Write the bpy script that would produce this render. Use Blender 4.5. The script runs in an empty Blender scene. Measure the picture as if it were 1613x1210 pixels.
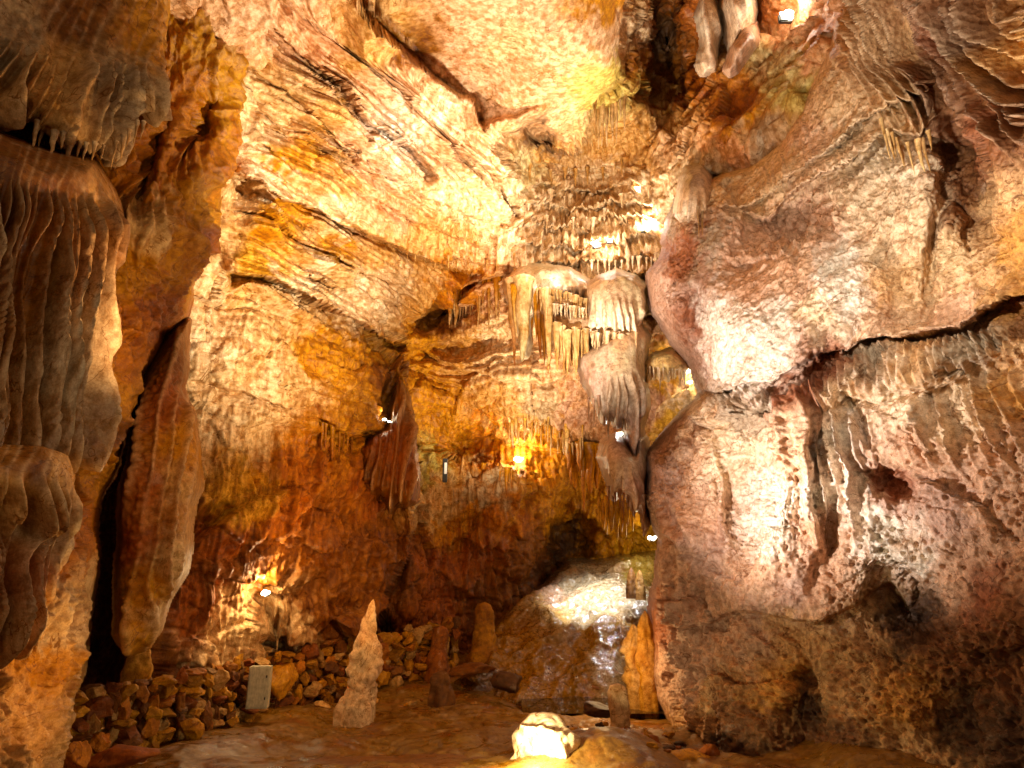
import bpy, math, random
import numpy as np
from mathutils import Vector
random.seed(7)
RNG = np.random.RandomState(11)

# ------------------------------------------------------------------ camera, world, lights
SC = bpy.context.scene
W0, H0, F0, PITCH, CAMZ = 1613.0, 1210.0, 1100.0, math.radians(17.0), 2.0
cam_d = bpy.data.cameras.new('camera'); cam = bpy.data.objects.new('camera', cam_d)
SC.collection.objects.link(cam); SC.camera = cam
cam.location = (0, 0, CAMZ); cam.rotation_euler = (math.pi/2 + PITCH, 0, 0)
cam_d.sensor_fit = 'HORIZONTAL'; cam_d.sensor_width = 36.0; cam_d.lens = 36.0*F0/W0
cam_d.clip_start = 0.05; cam_d.clip_end = 300
world = bpy.data.worlds.new('World'); SC.world = world; world.use_nodes = True
bg = world.node_tree.nodes['Background']
bg.inputs[0].default_value = (1.0, 0.72, 0.46, 1); bg.inputs[1].default_value = 0.14
SC.view_settings.view_transform = 'Standard'; SC.view_settings.look = 'None'
SC.cycles.max_bounces = 4; SC.cycles.diffuse_bounces = 3; SC.cycles.glossy_bounces = 2; SC.cycles.caustics_reflective = False; SC.cycles.caustics_refractive = False
SC.view_settings.exposure = 1.28; SC.view_settings.gamma = 1.0

CP, SP = math.cos(PITCH), math.sin(PITCH)
def at(px, py, Y):
    """point on the wall seen at px,py whose horizontal distance ahead is Y metres"""
    x = (px-W0/2)/F0; u = (H0/2-py)/F0
    dy = CP - u*SP; dz = SP + u*CP
    s = Y/dy
    return (x*s, Y, CAMZ + dz*s)
def ats(px, py, Y):
    x = (px-W0/2)/F0; u = (H0/2-py)/F0
    dy = CP - u*SP; dz = SP + u*CP
    s = Y/dy
    return np.stack([x*s, Y+0*s, CAMZ+dz*s], -1)

def lamp(name, loc, power, col, r=0.08, target=None, cone=100, blend=0.6):
    d = bpy.data.lights.new(name, 'SPOT' if target is not None else 'POINT')
    d.energy = power; d.color = col; d.shadow_soft_size = r
    o = bpy.data.objects.new(name, d); SC.collection.objects.link(o); o.location = loc
    if target is not None:
        d.spot_size = math.radians(cone); d.spot_blend = blend
        o.rotation_euler = (Vector(target)-Vector(loc)).to_track_quat('-Z', 'Y').to_euler()
    return o
WARM = (1.0, 0.84, 0.62); WHITE = (1.0, 0.91, 0.80); AMBER = (1.0, 0.50, 0.13); PINKW = (1.0, 0.89, 0.85)
# unseen lamps added to light the rock as show-cave lighting would
lamp('uplight', at(960, 430, 12.6), 760, WHITE, .15, at(760, 60, 13), 150, 1)          # up on the ceiling and beds
lamp('uplight', at(700, 330, 9.0), 460, WHITE, .20, at(560, 120, 10.5), 150, 1)
lamp('cascade_light', at(830, 640, 10.6), 1100, WHITE, .05, at(920, 400, 15.3), 74, 1)
lamp('bed_light', at(700, 680, 10.5), 900, WARM, .07, at(440, 400, 13.0), 92, 1)          # left wall and beds
lamp('wall_light', at(930, 900, 9.3), 560, PINKW, .05, at(1250, 560, 10), 120, 1)        # right wall, grazing
lamp('wall_light', at(990, 560, 11.6), 40, PINKW, .06, at(1180, 540, 11), 140, 1)
lamp('wall_light', at(1250, 380, 6.0), 300, WHITE, .06, at(1480, 120, 7.6), 150, 1)
lamp('floor_light', at(838, 1160, 9.2), 60, (1, .86, .5), .04)
lamp('floor_light', at(600, 880, 12.5), 75, AMBER, .10, at(480, 880, 17), 160, 1)
lamp('pillar_light', at(270, 1120, 6.6), 28, AMBER, .06, at(60, 950, 6.3), 150, 1)
lamp('pillar_light', at(330, 560, 6.0), 85, (1, .62, .28), .05, at(230, 300, 8.4), 160, 1)
lamp('pillar_light', at(300, 520, 4.2), 13, (1, .80, .52), .06, at(60, 450, 5.4), 160, 1)
lamp('chamber_light', at(790, 800, 15.8), 800, WARM, .06, at(780, 590, 19.0), 88, 1)
lamp('chamber_light', at(1010, 850, 21.0), 26, WARM, .06)
COOL = (.80, .90, 1.0)
lamp('mound_light', at(900, 800, 18.3), 1100, COOL, .07, at(925, 950, 20.0), 60, 1)
lamp('mound_light', at(1000, 800, 17.4), 420, COOL, .07, at(960, 950, 19.8), 60, 1)
lamp('floor_light', at(955, 1030, 14.0), 34, (1, .66, .3), .05)  # added amber lamp to brighten the stalagmite and the mound foot
lamp('mound_light', at(975, 822, 19.6), 700, COOL, .08, at(950, 1062, 17.7), 13, .3)  # added narrow beam for the white glitter low on the mound

# ------------------------------------------------------------------ noise
_r = np.random.RandomState(3)
_P = np.arange(256); _r.shuffle(_P); _P = np.concatenate([_P, _P, _P]).astype(np.int32)
_G = _r.normal(size=(256, 3)).astype(np.float32); _G /= np.linalg.norm(_G, axis=1)[:, None]
_J = _r.rand(256, 3).astype(np.float32)
def perlin(x, y, z):
    x = np.asarray(x, np.float32); y = np.asarray(y, np.float32); z = np.asarray(z, np.float32)
    x, y, z = np.broadcast_arrays(x, y, z)
    xi = np.floor(x); yi = np.floor(y); zi = np.floor(z)
    fx, fy, fz = x-xi, y-yi, z-zi
    xi = xi.astype(np.int32) & 255; yi = yi.astype(np.int32) & 255; zi = zi.astype(np.int32) & 255
    u = fx*fx*fx*(fx*(fx*6-15)+10); v = fy*fy*fy*(fy*(fy*6-15)+10); w = fz*fz*fz*(fz*(fz*6-15)+10)
    out = 0
    for a in (0, 1):
        pa = _P[xi+a]; wa = u if a else 1-u
        for b in (0, 1):
            pb = _P[pa+yi+b]; wb = v if b else 1-v
            for c in (0, 1):
                g = _G[_P[pb+zi+c]]
                wc = w if c else 1-w
                out = out + wa*wb*wc*(g[..., 0]*(fx-a)+g[..., 1]*(fy-b)+g[..., 2]*(fz-c))
    return out*1.5
def fbm(P, s, octv=4, gain=.5, ridged=False, sz=1.0, off=0.0):
    x, y, z = P[..., 0]*s+off, P[..., 1]*s+off*.7, P[..., 2]*s*sz+off*.3
    a = 1.0; t = 0; tot = 0
    for i in range(octv):
        n = perlin(x+i*7.3, y-i*3.1, z+i*5.7)
        if ridged: n = 1-2*np.abs(n)
        t = t + a*n; tot += a; a *= gain; x = x*2.03; y = y*2.03; z = z*2.03
    return t/tot
def worley(P, s, sz=1.0):
    """distance to the nearest scattered point, in cells"""
    x, y, z = P[..., 0]*s, P[..., 1]*s, P[..., 2]*s*sz
    xi, yi, zi = np.floor(x), np.floor(y), np.floor(z)
    fx, fy, fz = x-xi, y-yi, z-zi
    ix, iy, iz = xi.astype(np.int32), yi.astype(np.int32), zi.astype(np.int32)
    best = np.full(x.shape, 9, np.float32)
    for a in (-1, 0, 1):
        for b in (-1, 0, 1):
            for c in (-1, 0, 1):
                h = _P[_P[_P[(ix+a) & 255]+((iy+b) & 255)]+((iz+c) & 255)]
                j = _J[h]
                d = (a+j[..., 0]-fx)**2+(b+j[..., 1]-fy)**2+(c+j[..., 2]-fz)**2
                best = np.minimum(best, d)
    return np.sqrt(best)
def facets(P, s, amp, sx=(1, 1, 1), crack=.25, seed=0.0, tilt=1.0):
    """broken rock: flat, differently tilted and raised blocks with a thin crack between them"""
    x, y, z = [np.asarray(P[..., k]*s*sx[k]+seed, np.float32) for k in range(3)]
    xi, yi, zi = np.floor(x), np.floor(y), np.floor(z)
    fx, fy, fz = x-xi, y-yi, z-zi
    ix, iy, iz = xi.astype(np.int32), yi.astype(np.int32), zi.astype(np.int32)
    b1 = np.full(x.shape, 9, np.float32); b2 = b1.copy(); hv = np.zeros(x.shape, np.float32)
    for a in (-1, 0, 1):
        for b in (-1, 0, 1):
            for c in (-1, 0, 1):
                h = _P[_P[_P[(ix+a) & 255]+((iy+b) & 255)]+((iz+c) & 255)]
                j = _J[h]; g = _G[h]
                dx, dy, dz = a+j[..., 0]-fx, b+j[..., 1]-fy, c+j[..., 2]-fz
                d = dx*dx+dy*dy+dz*dz
                v = (j[..., 1]-.5)*.8+tilt*(g[..., 0]*dx+g[..., 1]*dy+g[..., 2]*dz)
                m = d < b1
                b2 = np.where(m, b1, np.minimum(b2, d)); hv = np.where(m, v, hv); b1 = np.where(m, d, b1)
    e = np.sqrt(b2)-np.sqrt(b1)
    return amp*(hv-crack*np.clip(1-e/.12, 0, 1))
def sstep(a, b, x):
    t = np.clip((x-a)/(b-a), 0, 1); return t*t*(3-2*t)

# ------------------------------------------------------------------ planning helpers
def tps(ctrl):
    """smooth surface through (px, py, distance); straight planes stay straight"""
    c = np.array(ctrl, float); X = c[:, :2]/400.0; q = 1/c[:, 2]
    n = len(X)
    def K(r2): return np.where(r2 > 0, r2*np.log(r2+1e-12), 0)
    A = np.zeros((n+3, n+3)); r2 = ((X[:, None]-X[None])**2).sum(-1)
    A[:n, :n] = K(r2) + np.eye(n)*0.01; A[:n, n] = 1; A[:n, n+1:] = X; A[n, :n] = 1; A[n+1:, :n] = X.T
    w = np.linalg.solve(A, np.concatenate([q, [0, 0, 0]]))
    def f(px, py):
        x = np.asarray(px, float)/400; y = np.asarray(py, float)/400
        o = w[n]+w[n+1]*x+w[n+2]*y
        for i in range(n): o = o + w[i]*K((x-X[i, 0])**2+(y-X[i, 1])**2)
        return 1/np.clip(o, 1/45., 1/2.5)
    return f
def seg_dist(px, py, pts):
    """distance to a polyline, and on which side of it (positive = right of its direction as drawn downwards)"""
    best = np.full(px.shape, 1e9, np.float32); side = np.zeros(px.shape, np.float32); tt = np.zeros(px.shape, np.float32)
    for k, ((x0, y0), (x1, y1)) in enumerate(zip(pts[:-1], pts[1:])):
        dx, dy = x1-x0, y1-y0; L = dx*dx+dy*dy+1e-9
        t = np.clip(((px-x0)*dx+(py-y0)*dy)/L, 0, 1)
        d = np.hypot(px-x0-t*dx, py-y0-t*dy)
        s = (px-x0)*dy-(py-y0)*dx
        m = d < best
        best = np.where(m, d, best); side = np.where(m, np.sign(s), side); tt = np.where(m, k+t, tt)
    return best, side, tt/(len(pts)-1)
def poly_sd(px, py, poly):
    """signed distance in px: positive inside"""
    pts = poly+[poly[0]]
    d, _, _ = seg_dist(px, py, pts)
    ins = np.zeros(px.shape, bool)
    for (x0, y0), (x1, y1) in zip(pts[:-1], pts[1:]):
        if y0 == y1: continue
        c = ((y0 > py) != (y1 > py)) & (px < (x1-x0)*(py-y0)/(y1-y0)+x0)
        ins ^= c
    return np.where(ins, d, -d)
def blob(px, py, cx, cy, rx, ry, rot=0, soft=.5):
    a = math.radians(rot); ux = (px-cx)*math.cos(a)+(py-cy)*math.sin(a); uy = -(px-cx)*math.sin(a)+(py-cy)*math.cos(a)
    r = np.sqrt((ux/rx)**2+(uy/ry)**2)
    return 1-sstep(1-soft, 1+soft, r)
VP = (W0/2, H0/2-F0/math.tan(PITCH))
def flute(px, py, spacing, V=VP, R0=3500, sharp=1.0, seed=0, stretch=9, wig=.7):
    """folds that run down from V: thin crests (1) between wide troughs (0)"""
    dx, dy = px-V[0], py-V[1]
    r = np.hypot(dx, dy); u = np.arctan2(dx, dy)*R0/spacing; v = r/(spacing*stretch)
    ph = u + 1.7*wig*perlin(u*.22, v*.7, seed+.5) + .8*wig*perlin(u*.5, v*2.0, seed+7.5) + .06*wig*perlin(u*1.1, v*4.0, seed+17.5)
    k = np.floor(ph); d = np.abs(ph-k-.5)*2
    hh = _J[(k.astype(np.int32)*7+int(seed*10)) & 255][..., 0]
    amp = .45+.55*hh
    fade = np.clip(.75+.9*perlin(k*.37+.2, v*1.3, seed+2.2), .15, 1.1)
    return np.clip(amp*fade/(1+(d/(.42/sharp))**2.4)*1.25-.06, 0, 1.3)

def axis(lo, hi, step, a, b, coarse=10):
    """fine steps between a and b, coarse outside"""
    out = [np.arange(max(a, lo), min(b, hi)+.01, step)]
    if lo < a: out.insert(0, np.arange(lo, a-coarse*.5, coarse))
    if hi > b: out.append(np.arange(b+coarse, hi, coarse))
    return np.concatenate(out)

COL = {}
def C(n): return np.array(COL[n])
COL.update(tan=(.56, .36, .17), cream=(.70, .56, .37), white=(.80, .72, .62), pink=(.60, .39, .25), ochre=(.52, .27, .06),
           orange=(.48, .19, .035), brown=(.20, .085, .028), dark=(.075, .035, .014), green=(.46, .40, .15), grey=(.40, .32, .22),
           rust=(.30, .11, .045), sand=(.62, .46, .26), peach=(.66, .46, .30), yellow=(.62, .40, .12), mauve=(.48, .32, .24),
           paleg=(.56, .49, .29), ivory=(.76, .65, .47))
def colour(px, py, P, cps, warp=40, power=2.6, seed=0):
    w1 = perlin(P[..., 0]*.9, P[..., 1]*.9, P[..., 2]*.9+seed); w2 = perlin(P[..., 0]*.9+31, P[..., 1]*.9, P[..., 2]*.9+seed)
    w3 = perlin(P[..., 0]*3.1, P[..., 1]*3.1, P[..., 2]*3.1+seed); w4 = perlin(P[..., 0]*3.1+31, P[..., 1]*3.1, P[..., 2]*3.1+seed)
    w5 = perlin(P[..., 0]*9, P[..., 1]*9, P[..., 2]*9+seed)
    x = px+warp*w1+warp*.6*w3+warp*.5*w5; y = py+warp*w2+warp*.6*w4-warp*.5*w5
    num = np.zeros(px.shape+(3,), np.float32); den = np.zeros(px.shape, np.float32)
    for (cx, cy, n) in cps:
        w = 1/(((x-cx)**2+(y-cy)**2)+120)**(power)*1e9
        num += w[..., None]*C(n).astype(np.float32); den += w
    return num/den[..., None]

# ------------------------------------------------------------------ materials
def rock_mat(name, bump=1.0, rough=.62, fine=26, wet=0.0, streak=0.0, tint=1.0, spec=.35, pit=0.0, sat=1.16):
    m = bpy.data.materials.new(name); m.use_nodes = True
    nt = m.node_tree; N = nt.nodes; L = nt.links
    b = N['Principled BSDF']; b.inputs['Specular IOR Level'].default_value = spec
    geo = N.new('ShaderNodeNewGeometry')
    att = N.new('ShaderNodeAttribute'); att.attribute_name = 'rock'
    def noise(s, det, rg=.6, vec=None, dist=0):
        n = N.new('ShaderNodeTexNoise'); n.inputs['Scale'].default_value = s; n.inputs['Detail'].default_value = det
        n.inputs['Roughness'].default_value = rg; n.inputs['Distortion'].default_value = dist
        L.new(vec or geo.outputs['Position'], n.inputs['Vector']); return n.outputs['Fac']
    def ramp(f, a, b_, c0, c1):
        r = N.new('ShaderNodeMapRange'); r.inputs[1].default_value = a; r.inputs[2].default_value = b_
        r.inputs[3].default_value = c0; r.inputs[4].default_value = c1; r.interpolation_type = 'SMOOTHSTEP'
        L.new(f, r.inputs[0]); return r.outputs[0]
    def mix(kind, fac, a, b_):
        x = N.new('ShaderNodeMix'); x.data_type = 'RGBA'; x.blend_type = kind
        for s, v in ((x.inputs[0], fac), (x.inputs[6], a), (x.inputs[7], b_)):
            if hasattr(v, 'is_linked'): L.new(v, s)
            elif isinstance(v, tuple): s.default_value = (*v, 1)
            else: s.default_value = v
        return x.outputs[2]
    c = att.outputs['Color']
    n1 = noise(1.6, 6, .65, dist=.6)
    c = mix('MIX', ramp(n1, .50, .72, 0, .55), c, mix('MULTIPLY', 1.0, c, (.62, .36, .16)))      # iron stains
    n2 = noise(2.7, 7, .7, dist=.3)
    c = mix('MIX', ramp(n2, .56, .70, 0, .50), c, mix('SCREEN', .35, c, (.85, .78, .66)))        # calcite bloom
    n3 = noise(9, 8, .72)
    c = mix('MULTIPLY', 1.0, c, mix('MIX', ramp(n3, .36, .60, 0, 1), (.66, .56, .46), (1.14, 1.12, 1.10)))
    if streak:
        mp = N.new('ShaderNodeMapping'); mp.inputs['Scale'].default_value = (1, 1, .12); L.new(geo.outputs['Position'], mp.inputs[0])
        n4 = noise(7, 5, .6, mp.outputs[0])
        c = mix('MULTIPLY', streak, c, mix('MIX', ramp(n4, .40, .58, 0, 1), (.52, .33, .17), (1.12, 1.08, 1.04)))
    n5 = noise(60, 4, .6)
    c = mix('MULTIPLY', 1.0, c, mix('MIX', ramp(n5, .35, .62, 0, 1), (.84, .81, .78), (1.07, 1.07, 1.07)))
    # thin dark veins and hair cracks, only in patches
    n6 = noise(1.1, 4, .55, dist=1.0)
    ab = N.new('ShaderNodeMath'); ab.operation = 'SUBTRACT'; ab.inputs[1].default_value = .5; L.new(n6, ab.inputs[0])
    ac = N.new('ShaderNodeMath'); ac.operation = 'ABSOLUTE'; L.new(ab.outputs[0], ac.inputs[0])
    c = mix('MULTIPLY', 1.0, c, mix('MIX', ramp(ac.outputs[0], 0, .006, 0, 1), (.45, .32, .22), (1, 1, 1)))
    if sat != 1.0:
        hs = N.new('ShaderNodeHueSaturation'); hs.inputs['Saturation'].default_value = sat; L.new(c, hs.inputs['Color']); c = hs.outputs[0]
    L.new(c, b.inputs['Base Color'])
    if wet:
        L.new(ramp(n1, .42, .62, rough, max(.12, rough-wet)), b.inputs['Roughness'])
    else: b.inputs['Roughness'].default_value = rough
    # relief finer than the mesh
    h = noise(fine, 8, .68, dist=.25)
    bp = N.new('ShaderNodeBump'); bp.inputs['Strength'].default_value = min(1, .55*bump); bp.inputs['Distance'].default_value = .03*bump
    L.new(h, bp.inputs['Height'])
    v = N.new('ShaderNodeTexVoronoi'); v.inputs['Scale'].default_value = fine*.55; v.feature = 'SMOOTH_F1'; v.inputs['Smoothness'].default_value = .4
    L.new(geo.outputs['Position'], v.inputs['Vector'])
    bp2 = N.new('ShaderNodeBump'); bp2.inputs['Strength'].default_value = (.22*bump) if not pit else min(1, pit); bp2.inputs['Distance'].default_value = .03
    if pit: bp2.invert = False
    else: bp2.invert = True
    L.new(v.outputs['Distance'], bp2.inputs['Height']); L.new(bp.outputs[0], bp2.inputs['Normal'])
    L.new(bp2.outputs[0], b.inputs['Normal'])
    return m
M = {}
M['wall'] = rock_mat('limestone', 1.0, .68, 20, wet=.2, streak=.6)
M['right'] = rock_mat('pitted_limestone', 1.0, .66, 22, wet=.12, streak=.15, pit=.9, sat=1.0)
M['pillar'] = rock_mat('coral_flowstone', 1.1, .60, 22, wet=.25, streak=.2)
M['drape'] = rock_mat('calcite_drapery', .7, .48, 34, wet=.22, streak=.45)
M['cal'] = rock_mat('pale_calcite', .7, .50, 34, wet=.18, streak=.35, sat=.95)
M['floor'] = rock_mat('wet_cave_floor', .9, .50, 24, wet=.30, spec=.55)
M['stone'] = rock_mat('rubble_stone', 1.0, .7, 18)
M['stal'] = rock_mat('stalactite_calcite', .5, .45, 40, wet=.15, streak=.5)
def plain(name, col, rough=.5, metal=0, emit=None, es=0):
    m = bpy.data.materials.new(name); m.use_nodes = True; b = m.node_tree.nodes['Principled BSDF']
    N = m.node_tree.nodes; L = m.node_tree.links
    n = N.new('ShaderNodeTexNoise'); n.inputs['Scale'].default_value = 9; n.inputs['Detail'].default_value = 5
    r = N.new('ShaderNodeValToRGB'); r.color_ramp.elements[0].color = (*[c*.72 for c in col], 1); r.color_ramp.elements[1].color = (*[min(1, c*1.12) for c in col], 1)
    r.color_ramp.elements[0].position = .35; r.color_ramp.elements[1].position = .65
    L.new(n.outputs['Fac'], r.inputs[0]); L.new(r.outputs[0], b.inputs['Base Color'])
    b.inputs['Roughness'].default_value = rough; b.inputs['Metallic'].default_value = metal
    if emit: b.inputs['Emission Color'].default_value = (*emit, 1); b.inputs['Emission Strength'].default_value = es
    return m
M['metal'] = plain('painted_cabinet', (.50, .46, .33), .5)
M['black'] = plain('black_metal', (.02, .02, .02), .5)
M['glow'] = plain('lamp_glare', (.8, .8, .7), .3, 0, (1, .88, .62), 14)
M['tube'] = plain('lamp_cover', (.75, .75, .72), .4)

# ------------------------------------------------------------------ object helpers
def tag(o, label=None, cat=None, group=None, kind=None):
    if label: o['label'] = label
    if cat: o['category'] = cat
    if group: o['group'] = group
    if kind: o['kind'] = kind
    return o
def mesh_np(name, V, Fq, mat, cols=None, origin=None, parent=None, smooth=True):
    me = bpy.data.meshes.new(name)
    V = np.asarray(V, np.float32)
    og = np.array(origin if origin is not None else (0, 0, 0), np.float32)
    me.vertices.add(len(V)); me.vertices.foreach_set('co', (V-og).ravel())
    Fq = np.asarray(Fq, np.int32); k = Fq.shape[1]
    me.loops.add(Fq.size); me.loops.foreach_set('vertex_index', Fq.ravel())
    me.polygons.add(len(Fq)); me.polygons.foreach_set('loop_start', np.arange(0, Fq.size, k, dtype=np.int32))
    me.polygons.foreach_set('loop_total', np.full(len(Fq), k, np.int32))
    me.polygons.foreach_set('use_smooth', np.full(len(Fq), smooth, bool))
    me.update(calc_edges=True)
    if cols is not None:
        a = me.color_attributes.new('rock', 'FLOAT_COLOR', 'POINT')
        c4 = np.ones((len(V), 4), np.float32); c4[:, :3] = cols
        a.data.foreach_set('color', c4.ravel())
    me.materials.append(mat); me.validate()
    o = bpy.data.objects.new(name, me); SC.collection.objects.link(o); o.location = tuple(float(t) for t in og)
    if parent: o.parent = parent; o.location = tuple(float(a-b) for a, b in zip(og, parent.location))
    return o
def empty(name, loc):
    o = bpy.data.objects.new(name, None); SC.collection.objects.link(o); o.location = loc; o.empty_display_size = .1
    return o

def relief(name, xs, ys, depth, height, cps, mat, poly=None, roll=40, rollm=2.0, edge_noise=8, split=None, cwarp=40, crest=None, gain=1.0, cpow=2.0, fan=None):
    """a rock surface: distance field + relief along its own normal, cut to an outline whose rim turns back in depth"""
    px, py = np.meshgrid(xs, ys); px = px.astype(np.float32); py = py.astype(np.float32)
    if fan is not None:                                          # columns of the mesh follow the folds
        yr = ys[len(ys)//2]; px = (fan[0]+(px-fan[0])*(py-fan[1])/(yr-fan[1])).astype(np.float32)
    Y = depth(px, py)
    keep = None
    if poly is not None:
        P0 = ats(px, py, Y)
        wx = edge_noise*(perlin(P0[..., 0]*1.3, P0[..., 2]*1.6, 3.3)+.3*perlin(P0[..., 0]*3.1, P0[..., 2]*4.3, 8.3))
        sd = poly_sd(px, py, poly)+wx
        t = np.clip(sd/roll, 0, 1)
        Y = Y + rollm*(1-np.sqrt(np.clip(1-(1-t)**2, 0, 1))) + np.clip(-sd, 0, 12)*.12
        keep = sd > -6
    P = ats(px, py, Y)
    du = np.gradient(P, axis=1); dv = np.gradient(P, axis=0)
    Nn = np.cross(du, dv); Nn /= np.linalg.norm(Nn, axis=-1)[..., None]+1e-9
    def box(A, r, ax):
        n = A.shape[ax]; r = min(r, n//3)
        c = np.cumsum(np.concatenate([np.zeros_like(np.take(A, [0], ax)), A], ax), ax)
        i = np.arange(n); lo_ = np.clip(i-r, 0, n); hi_ = np.clip(i+r+1, 0, n)
        sh = [1, 1, 1]; sh[ax] = n
        return (np.take(c, hi_, ax)-np.take(c, lo_, ax))/(hi_-lo_).reshape(sh)
    for ax in (0, 1, 0, 1): Nn = box(Nn, 9, ax)
    Nn /= np.linalg.norm(Nn, axis=-1)[..., None]+1e-9
    tocam = np.array([0, 0, CAMZ])-P
    Nn *= np.sign((Nn*tocam).sum(-1))[..., None]
    vd = tocam/np.linalg.norm(tocam, axis=-1)[..., None]
    Nn = Nn*.75+vd*.25; Nn /= np.linalg.norm(Nn, axis=-1)[..., None]     # keep grazing relief from folding over
    h = height(px, py, P)
    if poly is not None: h = h*(.12+.88*sstep(0, roll*.6, sd))
    V = P + Nn*h[..., None]
    col = np.clip(colour(px, py, P, cps, cwarp, cpow)*gain, .005, .88)
    if crest is not None:                                        # thin edges of draperies are paler calcite, with their translucent glow painted in
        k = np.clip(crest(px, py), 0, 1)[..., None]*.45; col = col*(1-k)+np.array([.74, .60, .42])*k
    ny, nx = px.shape
    idx = np.arange(ny*nx).reshape(ny, nx)
    q = np.stack([idx[:-1, :-1], idx[1:, :-1], idx[1:, 1:], idx[:-1, 1:]], -1)
    fm = np.ones(q.shape[:2], bool)
    if keep is not None: fm = keep[:-1, :-1] & keep[1:, :-1] & keep[1:, 1:] & keep[:-1, 1:]
    V = V.reshape(-1, 3); col = col.reshape(-1, 3)
    outs = []
    parts = [(name, fm)]
    if split:
        done = np.zeros_like(fm); parts = []
        for nm, pl in split:
            s = (poly_sd(px[:-1, :-1], py[:-1, :-1], pl) > 0) & fm & ~done; done |= s; parts.append((nm, s))
        parts.append((name, fm & ~done))
    for nm, m_ in parts:
        F = q[m_]; u, inv = np.unique(F, return_inverse=True)
        Vp = V[u]; org = Vp.mean(0); org[2] = Vp[:, 2].min()
        outs.append(mesh_np(nm, Vp, inv.reshape(F.shape), mat, col[u], origin=org))
    return outs

# ================================================================== MAIN CAVE SHELL
S0 = tps([(-500, 1200, 8), (-500, 500, 7), (-500, -100, 6), (-500, -700, 4.5), (200, 600, 11.5), (200, 1050, 11.8), (300, 430, 11.6), (300, 700, 12.2), (300, 1000, 12.8),
          (420, 560, 13.0), (420, 900, 13.6), (540, 560, 14.6), (540, 900, 15.6), (630, 600, 16.3), (630, 800, 16.6), (630, 980, 17.6), (400, 300, 10.9), (400, 100, 9.6), (300, 0, 8.0),
          (300, -400, 5.2), (520, 0, 8.7), (560, 200, 11.0), (520, 380, 13.0), (700, 300, 13.4), (760, 200, 12.8), (700, 100, 11.4), (800, 0, 9.8), (800, -400, 6.1), (800, 100, 11.4), (840, 210, 13.5), (960, 100, 11.4), (960, -300, 6.8),
          (640, 430, 15.2), (810, 380, 15.6), (870, 260, 16.6), (960, 230, 16.4), (1000, 300, 15.9), (870, 420, 15.8), (980, 420, 15.4), (1040, 380, 15), (690, 500, 18.6), (740, 470, 17.6), (660, 560, 17.2),
          (800, 520, 17.6), (800, 590, 17.2), (700, 640, 18.6), (850, 650, 18.8), (950, 670, 19.3), (720, 690, 20.8), (860, 720, 20.5), (680, 740, 19.4), (700, 850, 19.2), (780, 800, 19.6), (700, 980, 19.2), (860, 780, 20.6), (880, 850, 22.5), (960, 850, 23.5), (860, 950, 22),
          (1040, 850, 23), (1030, 680, 17.5), (1070, 560, 16.0), (1100, 650, 16.5), (1100, 760, 17), (1060, 100, 15.5), (1050, 220, 14.5), (1150, 60, 12.4), (1240, 20, 11.0), (1140, 230, 11.9), (1220, 150, 10.6), (1300, 40, 9.6), (1300, 300, 12), (1400, 600, 13), (1400, 1000, 14), (1300, -400, 6),
          (2100, 1000, 9), (2100, 300, 8), (2100, -400, 5), (900, 1200, 24), (500, 1200, 18)])
def step(px, py, pts, s, r, w=3.0, sgn=1, lo=0.0):
    """behind one side of an edge the rock falls back by s metres and comes forward again over r px; lo lifts the edge itself"""
    d, sd, t = seg_dist(px, py, pts)
    end = sstep(0, .06, t)*(1-sstep(.94, 1, t))
    sdv = d*sd*sgn
    return end*(s*np.exp(-np.clip(sdv, 0, 1e5)/r)*sstep(-w, w, sdv) - lo*np.exp(-np.clip(-sdv, 0, 1e5)/(r*.5))*(sdv < 0))
# edges drawn left-to-right: positive side of seg_dist is above the line for dx>0 -> use sgn=-1 for "below"
TIERS = [(818, 905, 258, 8, .5), (895, 1000, 266, 6, .45), (822, 880, 288, 6, .5), (870, 960, 300, 8, .5), (950, 1032, 292, 8, .5), (812, 900, 322, 8, .55), (892, 950, 332, 5, .5), (940, 1040, 322, 9, .55),
         (806, 870, 352, 7, .55), (862, 930, 360, 7, .55), (926, 985, 348, 6, .5), (975, 1050, 350, 9, .6), (800, 850, 384, 7, .6), (845, 926, 392, 8, .7), (920, 990, 386, 6, .7), (984, 1056, 376, 8, .7), (830, 900, 414, 7, .7), (895, 975, 416, 8, .7), (965, 1045, 408, 9, .7), (925, 1030, 434, 8, .6),
         (700, 760, 408, 6, .35), (740, 812, 416, 6, .4), (1010, 1060, 440, 6, .5), (1005, 1050, 470, 6, .5), (1000, 1040, 500, 5, .5)]
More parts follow.
